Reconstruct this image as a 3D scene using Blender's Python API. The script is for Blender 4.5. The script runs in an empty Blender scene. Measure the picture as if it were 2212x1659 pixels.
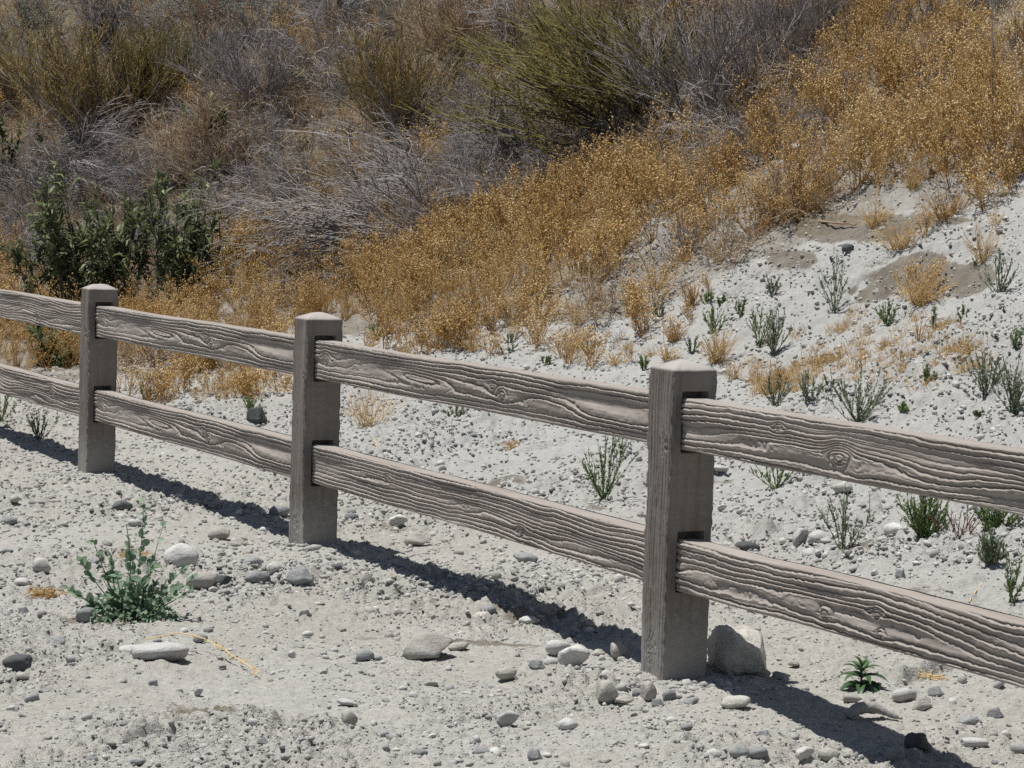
import bpy, bmesh, math, random
import numpy as np
from mathutils import Matrix, Vector
RNG = np.random.default_rng(7)
random.seed(7)
scene = bpy.context.scene
col = scene.collection

# ------------------------------------------------------------------ camera
FOC, PITCH, ROLL, CAM_H = 5792.0, 0.072, 0.0303, 1.4648      # focal length in units of a 2212-wide picture
FW = np.array([0, math.cos(PITCH), -math.sin(PITCH)])
_r = np.array([1.0, 0, 0]); _u = np.cross(_r, FW)
RT = _r*math.cos(ROLL) + _u*math.sin(ROLL)
UP = -_r*math.sin(ROLL) + _u*math.cos(ROLL)
CAM = np.array([0, 0, CAM_H])
cam_data = bpy.data.cameras.new('camera')
cam_data.sensor_width = 36; cam_data.sensor_fit = 'HORIZONTAL'
cam_data.lens = 36*FOC/2212; cam_data.clip_start = 0.1; cam_data.clip_end = 2000
cam = bpy.data.objects.new('camera', cam_data); col.objects.link(cam)
m = Matrix.Identity(4)
for i in range(3):
    m[i][0], m[i][1], m[i][2], m[i][3] = RT[i], UP[i], -FW[i], CAM[i]
cam.matrix_world = m
scene.camera = cam

# the line of the fence: D runs along it towards the camera, Q points away behind it
ANG = 0.4475
D = np.array([math.sin(ANG), -math.cos(ANG), 0]); Q = np.array([math.cos(ANG), math.sin(ANG), 0])
POST0 = np.array([0.5166, 8.0408, 0]); SPAN = 3.0; SLOPE = 0.006

# ------------------------------------------------------------------ sky and sun
SUNV = D*0.17 + Q*0.255 + np.array([0, 0, -1.0])               # the way the light travels
SUNV /= np.linalg.norm(SUNV)
to_sun = -SUNV
elev = math.asin(to_sun[2]); azim = math.atan2(to_sun[0], to_sun[1])
world = bpy.data.worlds.new('World'); scene.world = world; world.use_nodes = True
wn = world.node_tree.nodes; wl = world.node_tree.links
sky = wn.new('ShaderNodeTexSky'); sky.sky_type = 'NISHITA'; sky.sun_disc = False
sky.sun_elevation = elev; sky.sun_rotation = azim
sky.air_density = 1.0; sky.dust_density = 0.5; sky.ozone_density = 1.2
wl.new(sky.outputs[0], wn['Background'].inputs['Color'])
wn['Background'].inputs['Strength'].default_value = 0.05
sun_data = bpy.data.lights.new('sun', 'SUN'); sun_data.energy = 5.0
sun_data.angle = math.radians(0.53); sun_data.color = (1.0, 0.975, 0.925)
sun = bpy.data.objects.new('sun', sun_data); col.objects.link(sun)
sun.rotation_euler = Vector(SUNV).to_track_quat('-Z', 'Y').to_euler()
sun.location = (0, 5, 20)
scene.view_settings.view_transform = 'Standard'
scene.view_settings.look = 'None'
scene.view_settings.exposure = 0.2
scene.view_settings.gamma = 1.0
scene.view_settings.use_curve_mapping = False
scene.render.film_transparent = False
scene.cycles.use_denoising = False; scene.cycles.max_bounces = 3; scene.cycles.diffuse_bounces = 2; scene.cycles.transmission_bounces = 2

# ------------------------------------------------------------------ noise
def _hash(ix, iy, iz, seed):
    h = (ix.astype(np.int64)*374761393 + iy.astype(np.int64)*668265263 + iz*1274126177 + seed*974711 + 12345) & 0xFFFFFFFF
    h = ((h ^ (h >> 13))*1274126177) & 0xFFFFFFFF
    h = ((h ^ (h >> 16))*2246822519) & 0xFFFFFFFF
    return ((h ^ (h >> 15)) & 0xFFFFFF)/float(0xFFFFFF)
def vn(x, y, seed=0):
    x = np.asarray(x, float); y = np.asarray(y, float)
    ix = np.floor(x); iy = np.floor(y); fx = x-ix; fy = y-iy
    fx = fx*fx*fx*(fx*(fx*6-15)+10); fy = fy*fy*fy*(fy*(fy*6-15)+10)
    a = _hash(ix, iy, 0, seed); b = _hash(ix+1, iy, 0, seed); c = _hash(ix, iy+1, 0, seed); d = _hash(ix+1, iy+1, 0, seed)
    return ((a+(b-a)*fx)*(1-fy) + (c+(d-c)*fx)*fy)*2-1
def fbm(x, y, o=4, seed=0, g=0.5):
    s = 0; a = 1; t = 0
    for k in range(o):
        s = s + a*vn(x*2**k+k*17.3, y*2**k-k*9.1, seed+k); t += a; a *= g
    return s/t
def vn3(p, seed=0):
    i = np.floor(p); f = p-i; f = f*f*(3-2*f); r = 0
    for dx in (0, 1):
        for dy in (0, 1):
            for dz in (0, 1):
                w = (f[:, 0] if dx else 1-f[:, 0])*(f[:, 1] if dy else 1-f[:, 1])*(f[:, 2] if dz else 1-f[:, 2])
                r = r + w*_hash(i[:, 0]+dx, i[:, 1]+dy, (i[:, 2]+dz).astype(np.int64), seed)
    return r*2-1
def worley(x, y, cell, seed, dens=0.6, pw=0.5):
    gx = x/cell; gy = y/cell; ix = np.floor(gx); iy = np.floor(gy); out = np.zeros_like(gx)
    for a in (-1, 0, 1):
        for b in (-1, 0, 1):
            cx = ix+a; cy = iy+b
            h = _hash(cx, cy, 1, seed)
            px = cx+0.5+0.7*(_hash(cx, cy, 2, seed)-0.5); py = cy+0.5+0.7*(_hash(cx, cy, 3, seed)-0.5)
            r = np.where(h < dens, 0.25+0.45*_hash(cx, cy, 4, seed), 0.001)
            el = 0.6+0.8*_hash(cx, cy, 5, seed)
            d2 = ((gx-px)*el)**2/(r*r) + ((gy-py)/el)**2/(r*r)
            out = np.maximum(out, r*np.maximum(0, 1-d2)**pw)
    return out
def sstep(a, b, x):
    t = np.clip((x-a)/(b-a), 0, 1); return t*t*(3-2*t)
def sp(a, k): return k*np.logaddexp(0, a/k)

# ------------------------------------------------------------------ terrain
def terrain(x, y):
    x = np.asarray(x, float); y = np.asarray(y, float)
    q = (x-POST0[0])*Q[0] + (y-POST0[1])*Q[1]
    s = (x-POST0[0])*D[0] + (y-POST0[1])*D[1]
    h = 0.22*sp(q-1.0, 0.35) + 0.45*sp(q-3.3, 0.6) + 0.25*sp(y-24, 1.0)
    h = h + SLOPE*np.clip(s, -15, 6)
    h = h - 0.075*sstep(0.15, 1.7, s)*sstep(0.55, 1.0, x)
    rise = sstep(0.6, 4.0, q)
    h = h + 0.018*fbm(x*0.9, y*0.9, 3, 3) + rise*(0.10*fbm(x*0.7+5, y*0.7, 3, 5)) + rise*0.25*vn(x*0.23, y*0.23, 8)
    return h
def ray(px, py):
    v = FW + RT*(px-1106)/FOC - UP*(py-829.5)/FOC
    return v/np.linalg.norm(v)
def at(px, py, sink=0.0):
    v = ray(px, py); t = np.arange(4, 120, 0.05)
    P = CAM + v*t[:, None]
    below = P[:, 2] < terrain(P[:, 0], P[:, 1])
    k = int(np.argmax(below)) if below.any() else len(t)-1
    a, b = t[max(k-1, 0)], t[k]
    for _ in range(18):
        c = (a+b)/2; p = CAM+v*c
        if p[2] < float(terrain(p[0], p[1])): b = c
        else: a = c
    p = CAM+v*b; p[2] = float(terrain(p[0], p[1])) - sink
    return p
def mpp(p): return float((p-CAM) @ FW)/FOC                     # metres in one unit of the picture at p
def project(P):
    q = P-CAM; z = q @ FW
    return 1106+FOC*(q @ RT)/z, 829.5-FOC*(q @ UP)/z
def in_poly(px, py, poly):
    poly = np.array(poly, float); r = np.zeros(px.shape, bool); n = len(poly)
    for i in range(n):
        x1, y1 = poly[i]; x2, y2 = poly[(i+1) % n]
        c = ((y1 > py) != (y2 > py)) & (px < (x2-x1)*(py-y1)/((y2-y1) if y2 != y1 else 1e-9)+x1)
        r ^= c
    return r

# ------------------------------------------------------------------ mesh helpers
def mesh_np(name, V, F, mat=None, tint=None, smooth=True, attrs=None):
    """F: list of int arrays, each (n, k)."""
    me = bpy.data.meshes.new(name)
    V = np.asarray(V, np.float32).reshape(-1, 3)
    F = [np.asarray(f, np.int32) for f in F if len(f)]
    loops = np.concatenate([f.ravel() for f in F]); sizes = np.concatenate([np.full(len(f), f.shape[1], np.int32) for f in F])
    starts = np.concatenate([[0], np.cumsum(sizes)[:-1]]).astype(np.int32)
    me.vertices.add(len(V)); me.vertices.foreach_set('co', V.ravel())
    me.loops.add(len(loops)); me.loops.foreach_set('vertex_index', loops)
    me.polygons.add(len(sizes)); me.polygons.foreach_set('loop_start', starts); me.polygons.foreach_set('loop_total', sizes)
    me.polygons.foreach_set('use_smooth', np.full(len(sizes), smooth))
    me.update(calc_edges=True); me.validate()
    if tint is not None:
        attrs = dict(attrs or {}); attrs['tint'] = tint
    for k, v in (attrs or {}).items():
        a = me.attributes.new(k, 'FLOAT', 'POINT'); a.data.foreach_set('value', np.asarray(v, np.float32).ravel())
    if mat is not None: me.materials.append(mat)
    return me
def link(name, me, parent=None, loc=None, label=None, cat=None, group=None, kind=None):
    o = bpy.data.objects.new(name, me); col.objects.link(o)
    if parent is not None: o.parent = parent
    if loc is not None: o.location = loc
    if label: o['label'] = label
    if cat: o['category'] = cat
    if group: o['group'] = group
    if kind: o['kind'] = kind
    return o
def norm(v): return v/np.maximum(np.linalg.norm(v, axis=-1, keepdims=True), 1e-9)
class Geo:
    """collects tubes, leaves and small solids into one mesh, with a tint per vertex"""
    def __init__(s): s.V = []; s.F3 = []; s.F4 = []; s.T = []; s.n = 0
    def add(s, V, F, T):
        V = V.reshape(-1, 3); F = np.asarray(F)+s.n
        (s.F3 if F.shape[1] == 3 else s.F4).append(F); s.V.append(V); s.T.append(np.broadcast_to(T, (len(V),))); s.n += len(V)
    def tubes(s, P, R, T, sides=3):
        N, n = P.shape[:2]
        if N == 0: return
        t = norm(np.gradient(P, axis=1))
        ref = np.where(np.abs(t[..., 2:3]) > 0.8, np.array([1.0, 0, 0]), np.array([0, 0, 1.0]))
        u = norm(np.cross(t, ref)); w = np.cross(t, u)
        a = np.arange(sides)*2*np.pi/sides
        V = P[:, :, None, :] + R[:, :, None, None]*(u[:, :, None, :]*np.cos(a)[:, None] + w[:, :, None, :]*np.sin(a)[:, None])
        idx = np.arange(N*n*sides).reshape(N, n, sides)
        A = idx[:, :-1]; B = idx[:, 1:]
        F = np.stack([A, np.roll(A, -1, 2), np.roll(B, -1, 2), B], -1).reshape(-1, 4)
        T = np.broadcast_to(np.asarray(T, float), (N,))
        s.add(V, F, np.repeat(T, n*sides))
    def leaves(s, P, Dr, Nm, L, W, T, bend=0.25, fold=0.18):
        N = len(P)
        if N == 0: return
        Dr = norm(Dr); S = norm(np.cross(Dr, Nm)); Nm = np.cross(S, Dr)
        L = np.broadcast_to(L, (N,))[:, None]; W = np.broadcast_to(W, (N,))[:, None]
        b = P; l = P+Dr*L*0.42-S*W/2+Nm*W*fold; r = P+Dr*L*0.42+S*W/2+Nm*W*fold
        c = P+Dr*L*0.45; e = P+Dr*L-Nm*L*bend
        V = np.stack([b, l, r, c, e], 1)
        i = np.arange(N)[:, None]*5
        F = np.concatenate([i+[0, 2, 3], i+[0, 3, 1], i+[2, 4, 3], i+[3, 4, 1]])
        s.add(V, F, np.repeat(np.broadcast_to(T, (N,)), 5))
    def heads(s, P, R, T):
        o = np.array([[1, 0, 0], [-.5, .87, 0], [-.5, -.87, 0], [0, 0, .8], [0, 0, -.7]])
        V = P[:, None, :] + o*np.broadcast_to(R, (len(P),))[:, None, None]*RNG.uniform(0.7, 1.3, (len(P), 5, 1))
        i = np.arange(len(P))[:, None]*5
        F = np.concatenate([i+f for f in ([0, 1, 3], [1, 2, 3], [2, 0, 3], [1, 0, 4], [2, 1, 4], [0, 2, 4])])
        s.add(V, F, np.repeat(np.broadcast_to(T, (len(P),)), 5))
    def mesh(s, name, mat, xf=None, smooth=True):
        V = np.concatenate(s.V)
        if xf is not None: V = xf(V)
        F = [np.concatenate(f) for f in (s.F3, s.F4) if f]
        return mesh_np(name, V, F, mat, np.concatenate(s.T), smooth)
def rnd_dir(n, rng=RNG):
    return norm(rng.normal(size=(n, 3)))
def grow(P, Dr, L, n, bias=(0, 0, 0), wob=0.2, rng=RNG):
    """n-point polylines from P along Dr; bias bends them, wob makes them crooked"""
    N = len(P); Dr = norm(np.array(Dr, float)); L = np.broadcast_to(L, (N,)); out = [P]; p = P
    for k in range(n-1):
        Dr = norm(Dr + np.asarray(bias)/(n-1) + wob*rng.normal(size=(N, 3))/math.sqrt(n-1))
        p = p + Dr*(L/(n-1))[:, None]; out.append(p)
    return np.stack(out, 1)
def branch(P, k, lo, hi, spread, rng=RNG, up=0.0):
    """k children on every polyline of P: start points, directions, position along the parent"""
    N, n = P.shape[:2]; t = rng.uniform(lo, hi, (N, k)); f = t*(n-1); i = np.minimum(f.astype(int), n-2); w = (f-i)[..., None]
    a = np.take_along_axis(P, i[..., None].repeat(3, -1), 1); b = np.take_along_axis(P, (i+1)[..., None].repeat(3, -1), 1)
    pos = (a*(1-w)+b*w).reshape(-1, 3); d = norm(b-a).reshape(-1, 3)
    d = norm(d + spread*rnd_dir(len(d), rng) + np.array([0, 0, up]))
    return pos, d, t.ravel()
def taper(r0, r1, N, n, rng=RNG):
    return np.linspace(r0, r1, n)[None, :]*rng.uniform(0.75, 1.25, (N, 1))

# ------------------------------------------------------------------ materials
def new_mat(name):
    mt = bpy.data.materials.new(name); mt.use_nodes = True
    nt = mt.node_tree; b = nt.nodes['Principled BSDF']; b.inputs['Specular IOR Level'].default_value = 0.2
    b.inputs['Roughness'].default_value = 0.9
    return mt, nt, b
def ramp(nt, stops, fac=None):
    r = nt.nodes.new('ShaderNodeValToRGB'); e = r.color_ramp.elements
    while len(e) < len(stops): e.new(0.5)
    for k, (p, c) in enumerate(stops): e[k].position = p; e[k].color = (*c, 1)
    if fac is not None: nt.links.new(fac, r.inputs[0])
    return r.outputs[0]
def noise(nt, scale, detail=4, rough=0.6, vec=None, dist=0.0):
    n = nt.nodes.new('ShaderNodeTexNoise'); n.inputs['Scale'].default_value = scale
    n.inputs['Detail'].default_value = detail; n.inputs['Roughness'].default_value = rough; n.inputs['Distortion'].default_value = dist
    if vec is not None: nt.links.new(vec, n.inputs['Vector'])
    return n.outputs['Fac']
def coords(nt, which='Object', scale=None):
    c = nt.nodes.new('ShaderNodeTexCoord').outputs[which]
    if scale is None: return c
    mp = nt.nodes.new('ShaderNodeMapping'); mp.inputs['Scale'].default_value = scale; nt.links.new(c, mp.inputs['Vector'])
    return mp.outputs[0]
def mix(nt, fac, a, b, mode='MIX'):
    x = nt.nodes.new('ShaderNodeMix'); x.data_type = 'RGBA'; x.blend_type = mode
    for s, v in ((x.inputs[0], fac), (x.inputs[6], a), (x.inputs[7], b)):
        if isinstance(v, (int, float)): s.default_value = v
        elif isinstance(v, tuple): s.default_value = (*v, 1)
        else: nt.links.new(v, s)
    return x.outputs[2]
def bump(nt, b, h, strength=0.3, dist=0.01):
    n = nt.nodes.new('ShaderNodeBump'); n.inputs['Strength'].default_value = strength; n.inputs['Distance'].default_value = dist
    nt.links.new(h, n.inputs['Height']); nt.links.new(n.outputs[0], b.inputs['Normal'])
def attr(nt, name):
    a = nt.nodes.new('ShaderNodeAttribute'); a.attribute_name = name; return a.outputs['Fac']
def plant_mat(name, stops, transl=0.0, rough=0.8, var=0.25):
    """colour from the tint of each twig or leaf, varied a little from plant to plant"""
    mt, nt, b = new_mat(name)
    t = attr(nt, 'tint'); oi = nt.nodes.new('ShaderNodeObjectInfo')
    ad = nt.nodes.new('ShaderNodeMath'); ad.operation = 'MULTIPLY_ADD'
    nt.links.new(oi.outputs['Random'], ad.inputs[0]); ad.inputs[1].default_value = var; nt.links.new(t, ad.inputs[2])
    sb = nt.nodes.new('ShaderNodeMath'); sb.operation = 'SUBTRACT'; nt.links.new(ad.outputs[0], sb.inputs[0]); sb.inputs[1].default_value = var/2
    c = ramp(nt, stops, sb.outputs[0])
    nt.links.new(c, b.inputs['Base Color']); b.inputs['Roughness'].default_value = rough
    if transl > 0:
        tr = nt.nodes.new('ShaderNodeBsdfTranslucent'); nt.links.new(c, tr.inputs[0])
        mx = nt.nodes.new('ShaderNodeMixShader'); mx.inputs[0].default_value = transl
        nt.links.new(b.outputs[0], mx.inputs[1]); nt.links.new(tr.outputs[0], mx.inputs[2])
        nt.links.new(mx.outputs[0], nt.nodes['Material Output'].inputs['Surface'])
    return mt

def ground_material():
    mt, nt, b = new_mat('sandy_ground')
    co = coords(nt)
    big = noise(nt, 0.9, 3, 0.6, co); mid = noise(nt, 9, 4, 0.7, co); fine = noise(nt, 90, 2, 0.7, co)
    c = ramp(nt, [(0.30, (0.39, 0.378, 0.36)), (0.55, (0.48, 0.47, 0.452)), (0.8, (0.575, 0.567, 0.55))], mid)
    c = mix(nt, 0.45, c, ramp(nt, [(0.36, (0.37, 0.345, 0.30)), (0.5, (0.48, 0.465, 0.435)), (0.64, (0.58, 0.578, 0.57))], big))
    c = mix(nt, 0.35, c, ramp(nt, [(0.3, (0.36, 0.34, 0.31)), (0.5, (0.48, 0.465, 0.44)), (0.75, (0.66, 0.65, 0.62))], fine))
    vo = nt.nodes.new('ShaderNodeTexVoronoi'); vo.inputs['Scale'].default_value = 70; vo.inputs['Randomness'].default_value = 1
    nt.links.new(co, vo.inputs['Vector'])
    g = nt.nodes.new('ShaderNodeSeparateColor'); nt.links.new(vo.outputs['Color'], g.inputs[0])
    c = mix(nt, 0.4, c, ramp(nt, [(0.0, (0.30, 0.30, 0.295)), (0.12, (0.42, 0.41, 0.39)), (0.5, (0.48, 0.465, 0.43)), (0.9, (0.62, 0.60, 0.56))], g.outputs[0]))
    bank = attr(nt, 'bank')                                     # the paler dry silt of the bank behind the fence
    c = mix(nt, bank, c, mix(nt, 0.35, c, (0.55, 0.56, 0.585)))
    so = attr(nt, 'soil')
    sm = nt.nodes.new('ShaderNodeMath'); sm.operation = 'MULTIPLY_ADD'; nt.links.new(noise(nt, 14, 4, 0.75, co), sm.inputs[0]); sm.inputs[1].default_value = 0.9; nt.links.new(so, sm.inputs[2])
    so = ramp(nt, [(0.78, (0, 0, 0)), (1.05, (0.8, 0.8, 0.8))], sm.outputs[0])
    c = mix(nt, so, c, ramp(nt, [(0.35, (0.16, 0.132, 0.10)), (0.7, (0.27, 0.23, 0.185))], mid))
    li = attr(nt, 'litter')
    c = mix(nt, li, c, ramp(nt, [(0.3, (0.13, 0.104, 0.074)), (0.5, (0.215, 0.17, 0.12)), (0.72, (0.37, 0.31, 0.235))], noise(nt, 30, 3, 0.7, co)))
    c = mix(nt, 1.0, c, (0.715, 0.715, 0.695), 'MULTIPLY')
    nt.links.new(c, b.inputs['Base Color']); b.inputs['Roughness'].default_value = 0.95
    b.inputs['Specular IOR Level'].default_value = 0.0
    hs = nt.nodes.new('ShaderNodeMath'); hs.operation = 'ADD'
    nt.links.new(noise(nt, 160, 2, 0.75, co), hs.inputs[0]); nt.links.new(noise(nt, 45, 3, 0.7, co), hs.inputs[1])
    bump(nt, b, hs.outputs[0], 0.8, 0.010)
    return mt
def concrete_material(name='cast_grain_concrete', k=0.735):
    mt, nt, b = new_mat(name)
    co = coords(nt)
    n1 = noise(nt, 3.0, 5, 0.6, co); n2 = noise(nt, 40, 6, 0.7, co); n3 = noise(nt, 6, 4, 0.6, coords(nt, 'Object', (1, 1, 6)))
    c = ramp(nt, [(0.3, (0.355, 0.325, 0.307)), (0.5, (0.415, 0.384, 0.364)), (0.72, (0.475, 0.447, 0.43))], n1)
    c = mix(nt, 0.35, c, ramp(nt, [(0.3, (0.31, 0.28, 0.265)), (0.7, (0.50, 0.465, 0.45))], n2))
    c = mix(nt, 0.25, c, ramp(nt, [(0.35, (0.33, 0.29, 0.27)), (0.65, (0.47, 0.445, 0.43))], n3))
    vo = nt.nodes.new('ShaderNodeTexVoronoi'); vo.inputs['Scale'].default_value = 85; nt.links.new(co, vo.inputs['Vector'])
    pit = nt.nodes.new('ShaderNodeMath'); pit.operation = 'LESS_THAN'; pit.inputs[1].default_value = 0.075
    nt.links.new(vo.outputs['Distance'], pit.inputs[0])
    c = mix(nt, pit.outputs[0], c, (0.12, 0.105, 0.095))
    c = mix(nt, 1.0, c, (k, k*0.97, k*0.915), 'MULTIPLY')
    st = noise(nt, 1.0, 4, 0.65, coords(nt, 'Object', (1.2, 22, 30) if k > 0.6 else (26, 26, 1.6)))
    c = mix(nt, ramp(nt, [(0.50, (0, 0, 0)), (0.68, (0.55, 0.55, 0.55))], st), c, (0.155*k/0.6, 0.13*k/0.6, 0.112*k/0.6))
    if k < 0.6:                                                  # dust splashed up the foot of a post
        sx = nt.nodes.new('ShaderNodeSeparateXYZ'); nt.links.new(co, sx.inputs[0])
        ds = nt.nodes.new('ShaderNodeMath'); ds.operation = 'MULTIPLY_ADD'; nt.links.new(n2, ds.inputs[0]); ds.inputs[1].default_value = -0.22; nt.links.new(sx.outputs[2], ds.inputs[2])
        c = mix(nt, ramp(nt, [(0.0, (0.6, 0.6, 0.6)), (0.12, (0, 0, 0))], ds.outputs[0]), c, (0.34, 0.325, 0.30))
        c = mix(nt, ramp(nt, [(0.944, (0, 0, 0)), (0.950, (1, 1, 1))], sx.outputs[2]), c, mix(nt, 0.7, c, (0.44, 0.41, 0.385)))  # sunlight on a post's cap, painted in as a lighter colour by height
    nt.links.new(c, b.inputs['Base Color']); b.inputs['Roughness'].default_value = 0.9
    fib = noise(nt, 1.0, 3, 0.7, coords(nt, 'Object', (5, 60, 190) if k > 0.6 else (190, 190, 5)))
    hs = nt.nodes.new('ShaderNodeMath'); hs.operation = 'ADD'; nt.links.new(n2, hs.inputs[0]); nt.links.new(fib, hs.inputs[1])
    bump(nt, b, hs.outputs[0], 0.42, 0.004)
    return mt
def stone_material(name, lo, mid, hi, fleck=(0.2, 0.2, 0.2)):
    mt, nt, b = new_mat(name)
    co = coords(nt); oi = nt.nodes.new('ShaderNodeObjectInfo')
    vt = nt.nodes.new('ShaderNodeVectorMath'); vt.operation = 'ADD'; nt.links.new(co, vt.inputs[0])
    ml = nt.nodes.new('ShaderNodeMath'); ml.operation = 'MULTIPLY'; ml.inputs[1].default_value = 37; nt.links.new(oi.outputs['Random'], ml.inputs[0])
    nt.links.new(ml.outputs[0], vt.inputs[1])
    n1 = noise(nt, 1.6, 6, 0.65, vt.outputs[0]); n2 = noise(nt, 11, 5, 0.7, vt.outputs[0])
    c = ramp(nt, [(0.3, lo), (0.5, mid), (0.72, hi)], n1)
    c = mix(nt, ramp(nt, [(0.58, (0, 0, 0)), (0.68, (0.55, 0.55, 0.55))], n2), c, fleck)
    hv = nt.nodes.new('ShaderNodeHueSaturation'); nt.links.new(c, hv.inputs['Color'])
    mr = nt.nodes.new('ShaderNodeMapRange'); nt.links.new(oi.outputs['Random'], mr.inputs[0]); mr.inputs[3].default_value = 0.8; mr.inputs[4].default_value = 1.15
    nt.links.new(mr.outputs[0], hv.inputs['Value'])
    nt.links.new(mix(nt, 1.0, hv.outputs[0], (0.765, 0.77, 0.76), 'MULTIPLY'), b.inputs['Base Color']); b.inputs['Roughness'].default_value = 0.85
    bump(nt, b, n2, 0.4, 0.06)
    return mt
M = {}
M['ground'] = ground_material()
M['concrete'] = concrete_material()
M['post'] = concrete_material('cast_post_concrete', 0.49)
M['white'] = stone_material('white_stone', (0.56, 0.545, 0.52), (0.68, 0.665, 0.645), (0.78, 0.77, 0.755), (0.46, 0.45, 0.43))
M['tan'] = stone_material('tan_stone', (0.44, 0.415, 0.38), (0.54, 0.515, 0.475), (0.63, 0.605, 0.57), (0.33, 0.31, 0.28))
M['grey'] = stone_material('grey_stone', (0.28, 0.285, 0.29), (0.36, 0.365, 0.37), (0.44, 0.445, 0.445), (0.22, 0.22, 0.225))
M['dark'] = stone_material('dark_stone', (0.10, 0.105, 0.11), (0.145, 0.15, 0.155), (0.20, 0.20, 0.20), (0.26, 0.26, 0.25))
M['boulder'] = stone_material('boulder_stone', (0.46, 0.43, 0.39), (0.60, 0.57, 0.52), (0.70, 0.68, 0.64), (0.27, 0.24, 0.20))
M['drift'] = stone_material('weathered_wood', (0.30, 0.28, 0.26), (0.38, 0.36, 0.34), (0.45, 0.43, 0.41), (0.2, 0.18, 0.16))
M['gravel'] = stone_material('gravel_stone', (0.38, 0.37, 0.355), (0.50, 0.49, 0.47), (0.62, 0.61, 0.59), (0.36, 0.35, 0.34))
M['straw'] = plant_mat('dry_weed_straw', [(0.0, (0.36, 0.215, 0.08)), (0.35, (0.60, 0.395, 0.155)), (0.7, (0.77, 0.56, 0.27)), (1.0, (0.90, 0.75, 0.48))], 0.5, 0.8, 0.5)
M['grey_twig'] = plant_mat('grey_twigs', [(0.0, (0.13, 0.113, 0.108)), (0.4, (0.235, 0.212, 0.204)), (0.8, (0.345, 0.322, 0.313)), (1.0, (0.45, 0.425, 0.41))])
M['dark_twig'] = plant_mat('dark_twigs', [(0.0, (0.065, 0.058, 0.055)), (0.5, (0.145, 0.13, 0.122)), (1.0, (0.29, 0.27, 0.26))])
M['brown_twig'] = plant_mat('brown_twigs', [(0.0, (0.20, 0.135, 0.09)), (0.5, (0.36, 0.265, 0.18)), (1.0, (0.56, 0.46, 0.33))])
M['olive'] = plant_mat('olive_broom', [(0.0, (0.14, 0.12, 0.045)), (0.5, (0.27, 0.235, 0.085)), (1.0, (0.42, 0.37, 0.16))], 0.4)
M['olive_tan'] = plant_mat('olive_tan_broom', [(0.0, (0.27, 0.20, 0.09)), (0.5, (0.44, 0.34, 0.155)), (1.0, (0.62, 0.51, 0.28))], 0.4)
M['sage'] = plant_mat('sage_leaves', [(0.0, (0.16, 0.185, 0.13)), (0.5, (0.28, 0.31, 0.235)), (1.0, (0.46, 0.49, 0.41))], 0.2)
M['dark_leaf'] = plant_mat('dark_green_leaves', [(0.0, (0.06, 0.075, 0.032)), (0.5, (0.115, 0.14, 0.06)), (0.85, (0.185, 0.215, 0.10)), (1.0, (0.30, 0.32, 0.15))], 0.25, 0.5)
M['green'] = plant_mat('green_weed', [(0.0, (0.10, 0.15, 0.06)), (0.5, (0.18, 0.25, 0.095)), (1.0, (0.29, 0.37, 0.16))], 0.35)
M['grey_green'] = plant_mat('grey_green_weed', [(0.0, (0.12, 0.15, 0.09)), (0.5, (0.205, 0.245, 0.155)), (1.0, (0.33, 0.375, 0.25))], 0.3)
M['weed_leaf'] = plant_mat('weed_leaves', [(0.0, (0.13, 0.20, 0.13)), (0.5, (0.21, 0.305, 0.20)), (1.0, (0.32, 0.42, 0.28))], 0.35, 0.7)
M['rosette'] = plant_mat('rosette_leaves', [(0.0, (0.035, 0.075, 0.03)), (0.5, (0.06, 0.12, 0.045)), (1.0, (0.11, 0.18, 0.075))], 0.2, 0.4)
M['rust'] = plant_mat('rust_red_leaves', [(0.0, (0.12, 0.035, 0.016)), (0.5, (0.26, 0.085, 0.035)), (1.0, (0.42, 0.17, 0.07))], 0.2)
M['red_stem'] = plant_mat('red_stems', [(0.0, (0.14, 0.05, 0.045)), (1.0, (0.30, 0.13, 0.11))], 0.1)

# ------------------------------------------------------------------ ground sheet
SOIL = [(1830, 480, 170, 34), (1960, 590, 190, 52), (1860, 620, 110, 28), (2090, 600, 80, 34), (2050, 470, 90, 20), (1700, 560, 90, 20)]
GOLD = [(-300, 720), (0, 820), (250, 800), (430, 800), (600, 735), (740, 728), (900, 715), (1080, 700), (1300, 690), (1420, 660), (1500, 600),
        (1650, 550), (1800, 470), (1950, 440), (2100, 430), (2212, 385), (2600, 250), (2600, -150), (2050, -150), (1900, 90), (1770, 190),
        (1740, 320), (1650, 345), (1450, 370), (1300, 365), (1200, 420), (1080, 460), (980, 530), (900, 560), (700, 545), (560, 560),
        (480, 590), (450, 660), (300, 700), (120, 680), (60, 590), (0, 560), (-300, 520)]
BRUSH = [(-400, 640), (60, 590), (300, 690), (480, 590), (560, 560), (700, 545), (900, 560), (980, 530), (1080, 460), (1200, 420), (1300, 365), (1450, 370),
         (1650, 345), (1740, 320), (1770, 190), (1900, 90), (2050, -150), (2050, -400), (-400, -400)]
_soil = [(at(x, y), rx*mpp(at(x, y)), ry) for x, y, rx, ry in SOIL]
CRACKS = [((1080, 1298), (1345, 1276), 0.030), ((1930, 1478), (2075, 1448), 0.045), ((250, 1625), (400, 1575), 0.030), ((1120, 982), (1240, 960), 0.03), ((620, 1322), (700, 1350), 0.012)]
_cracks = [(at(*a), at(*b), hgt) for a, b, hgt in CRACKS]

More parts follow.
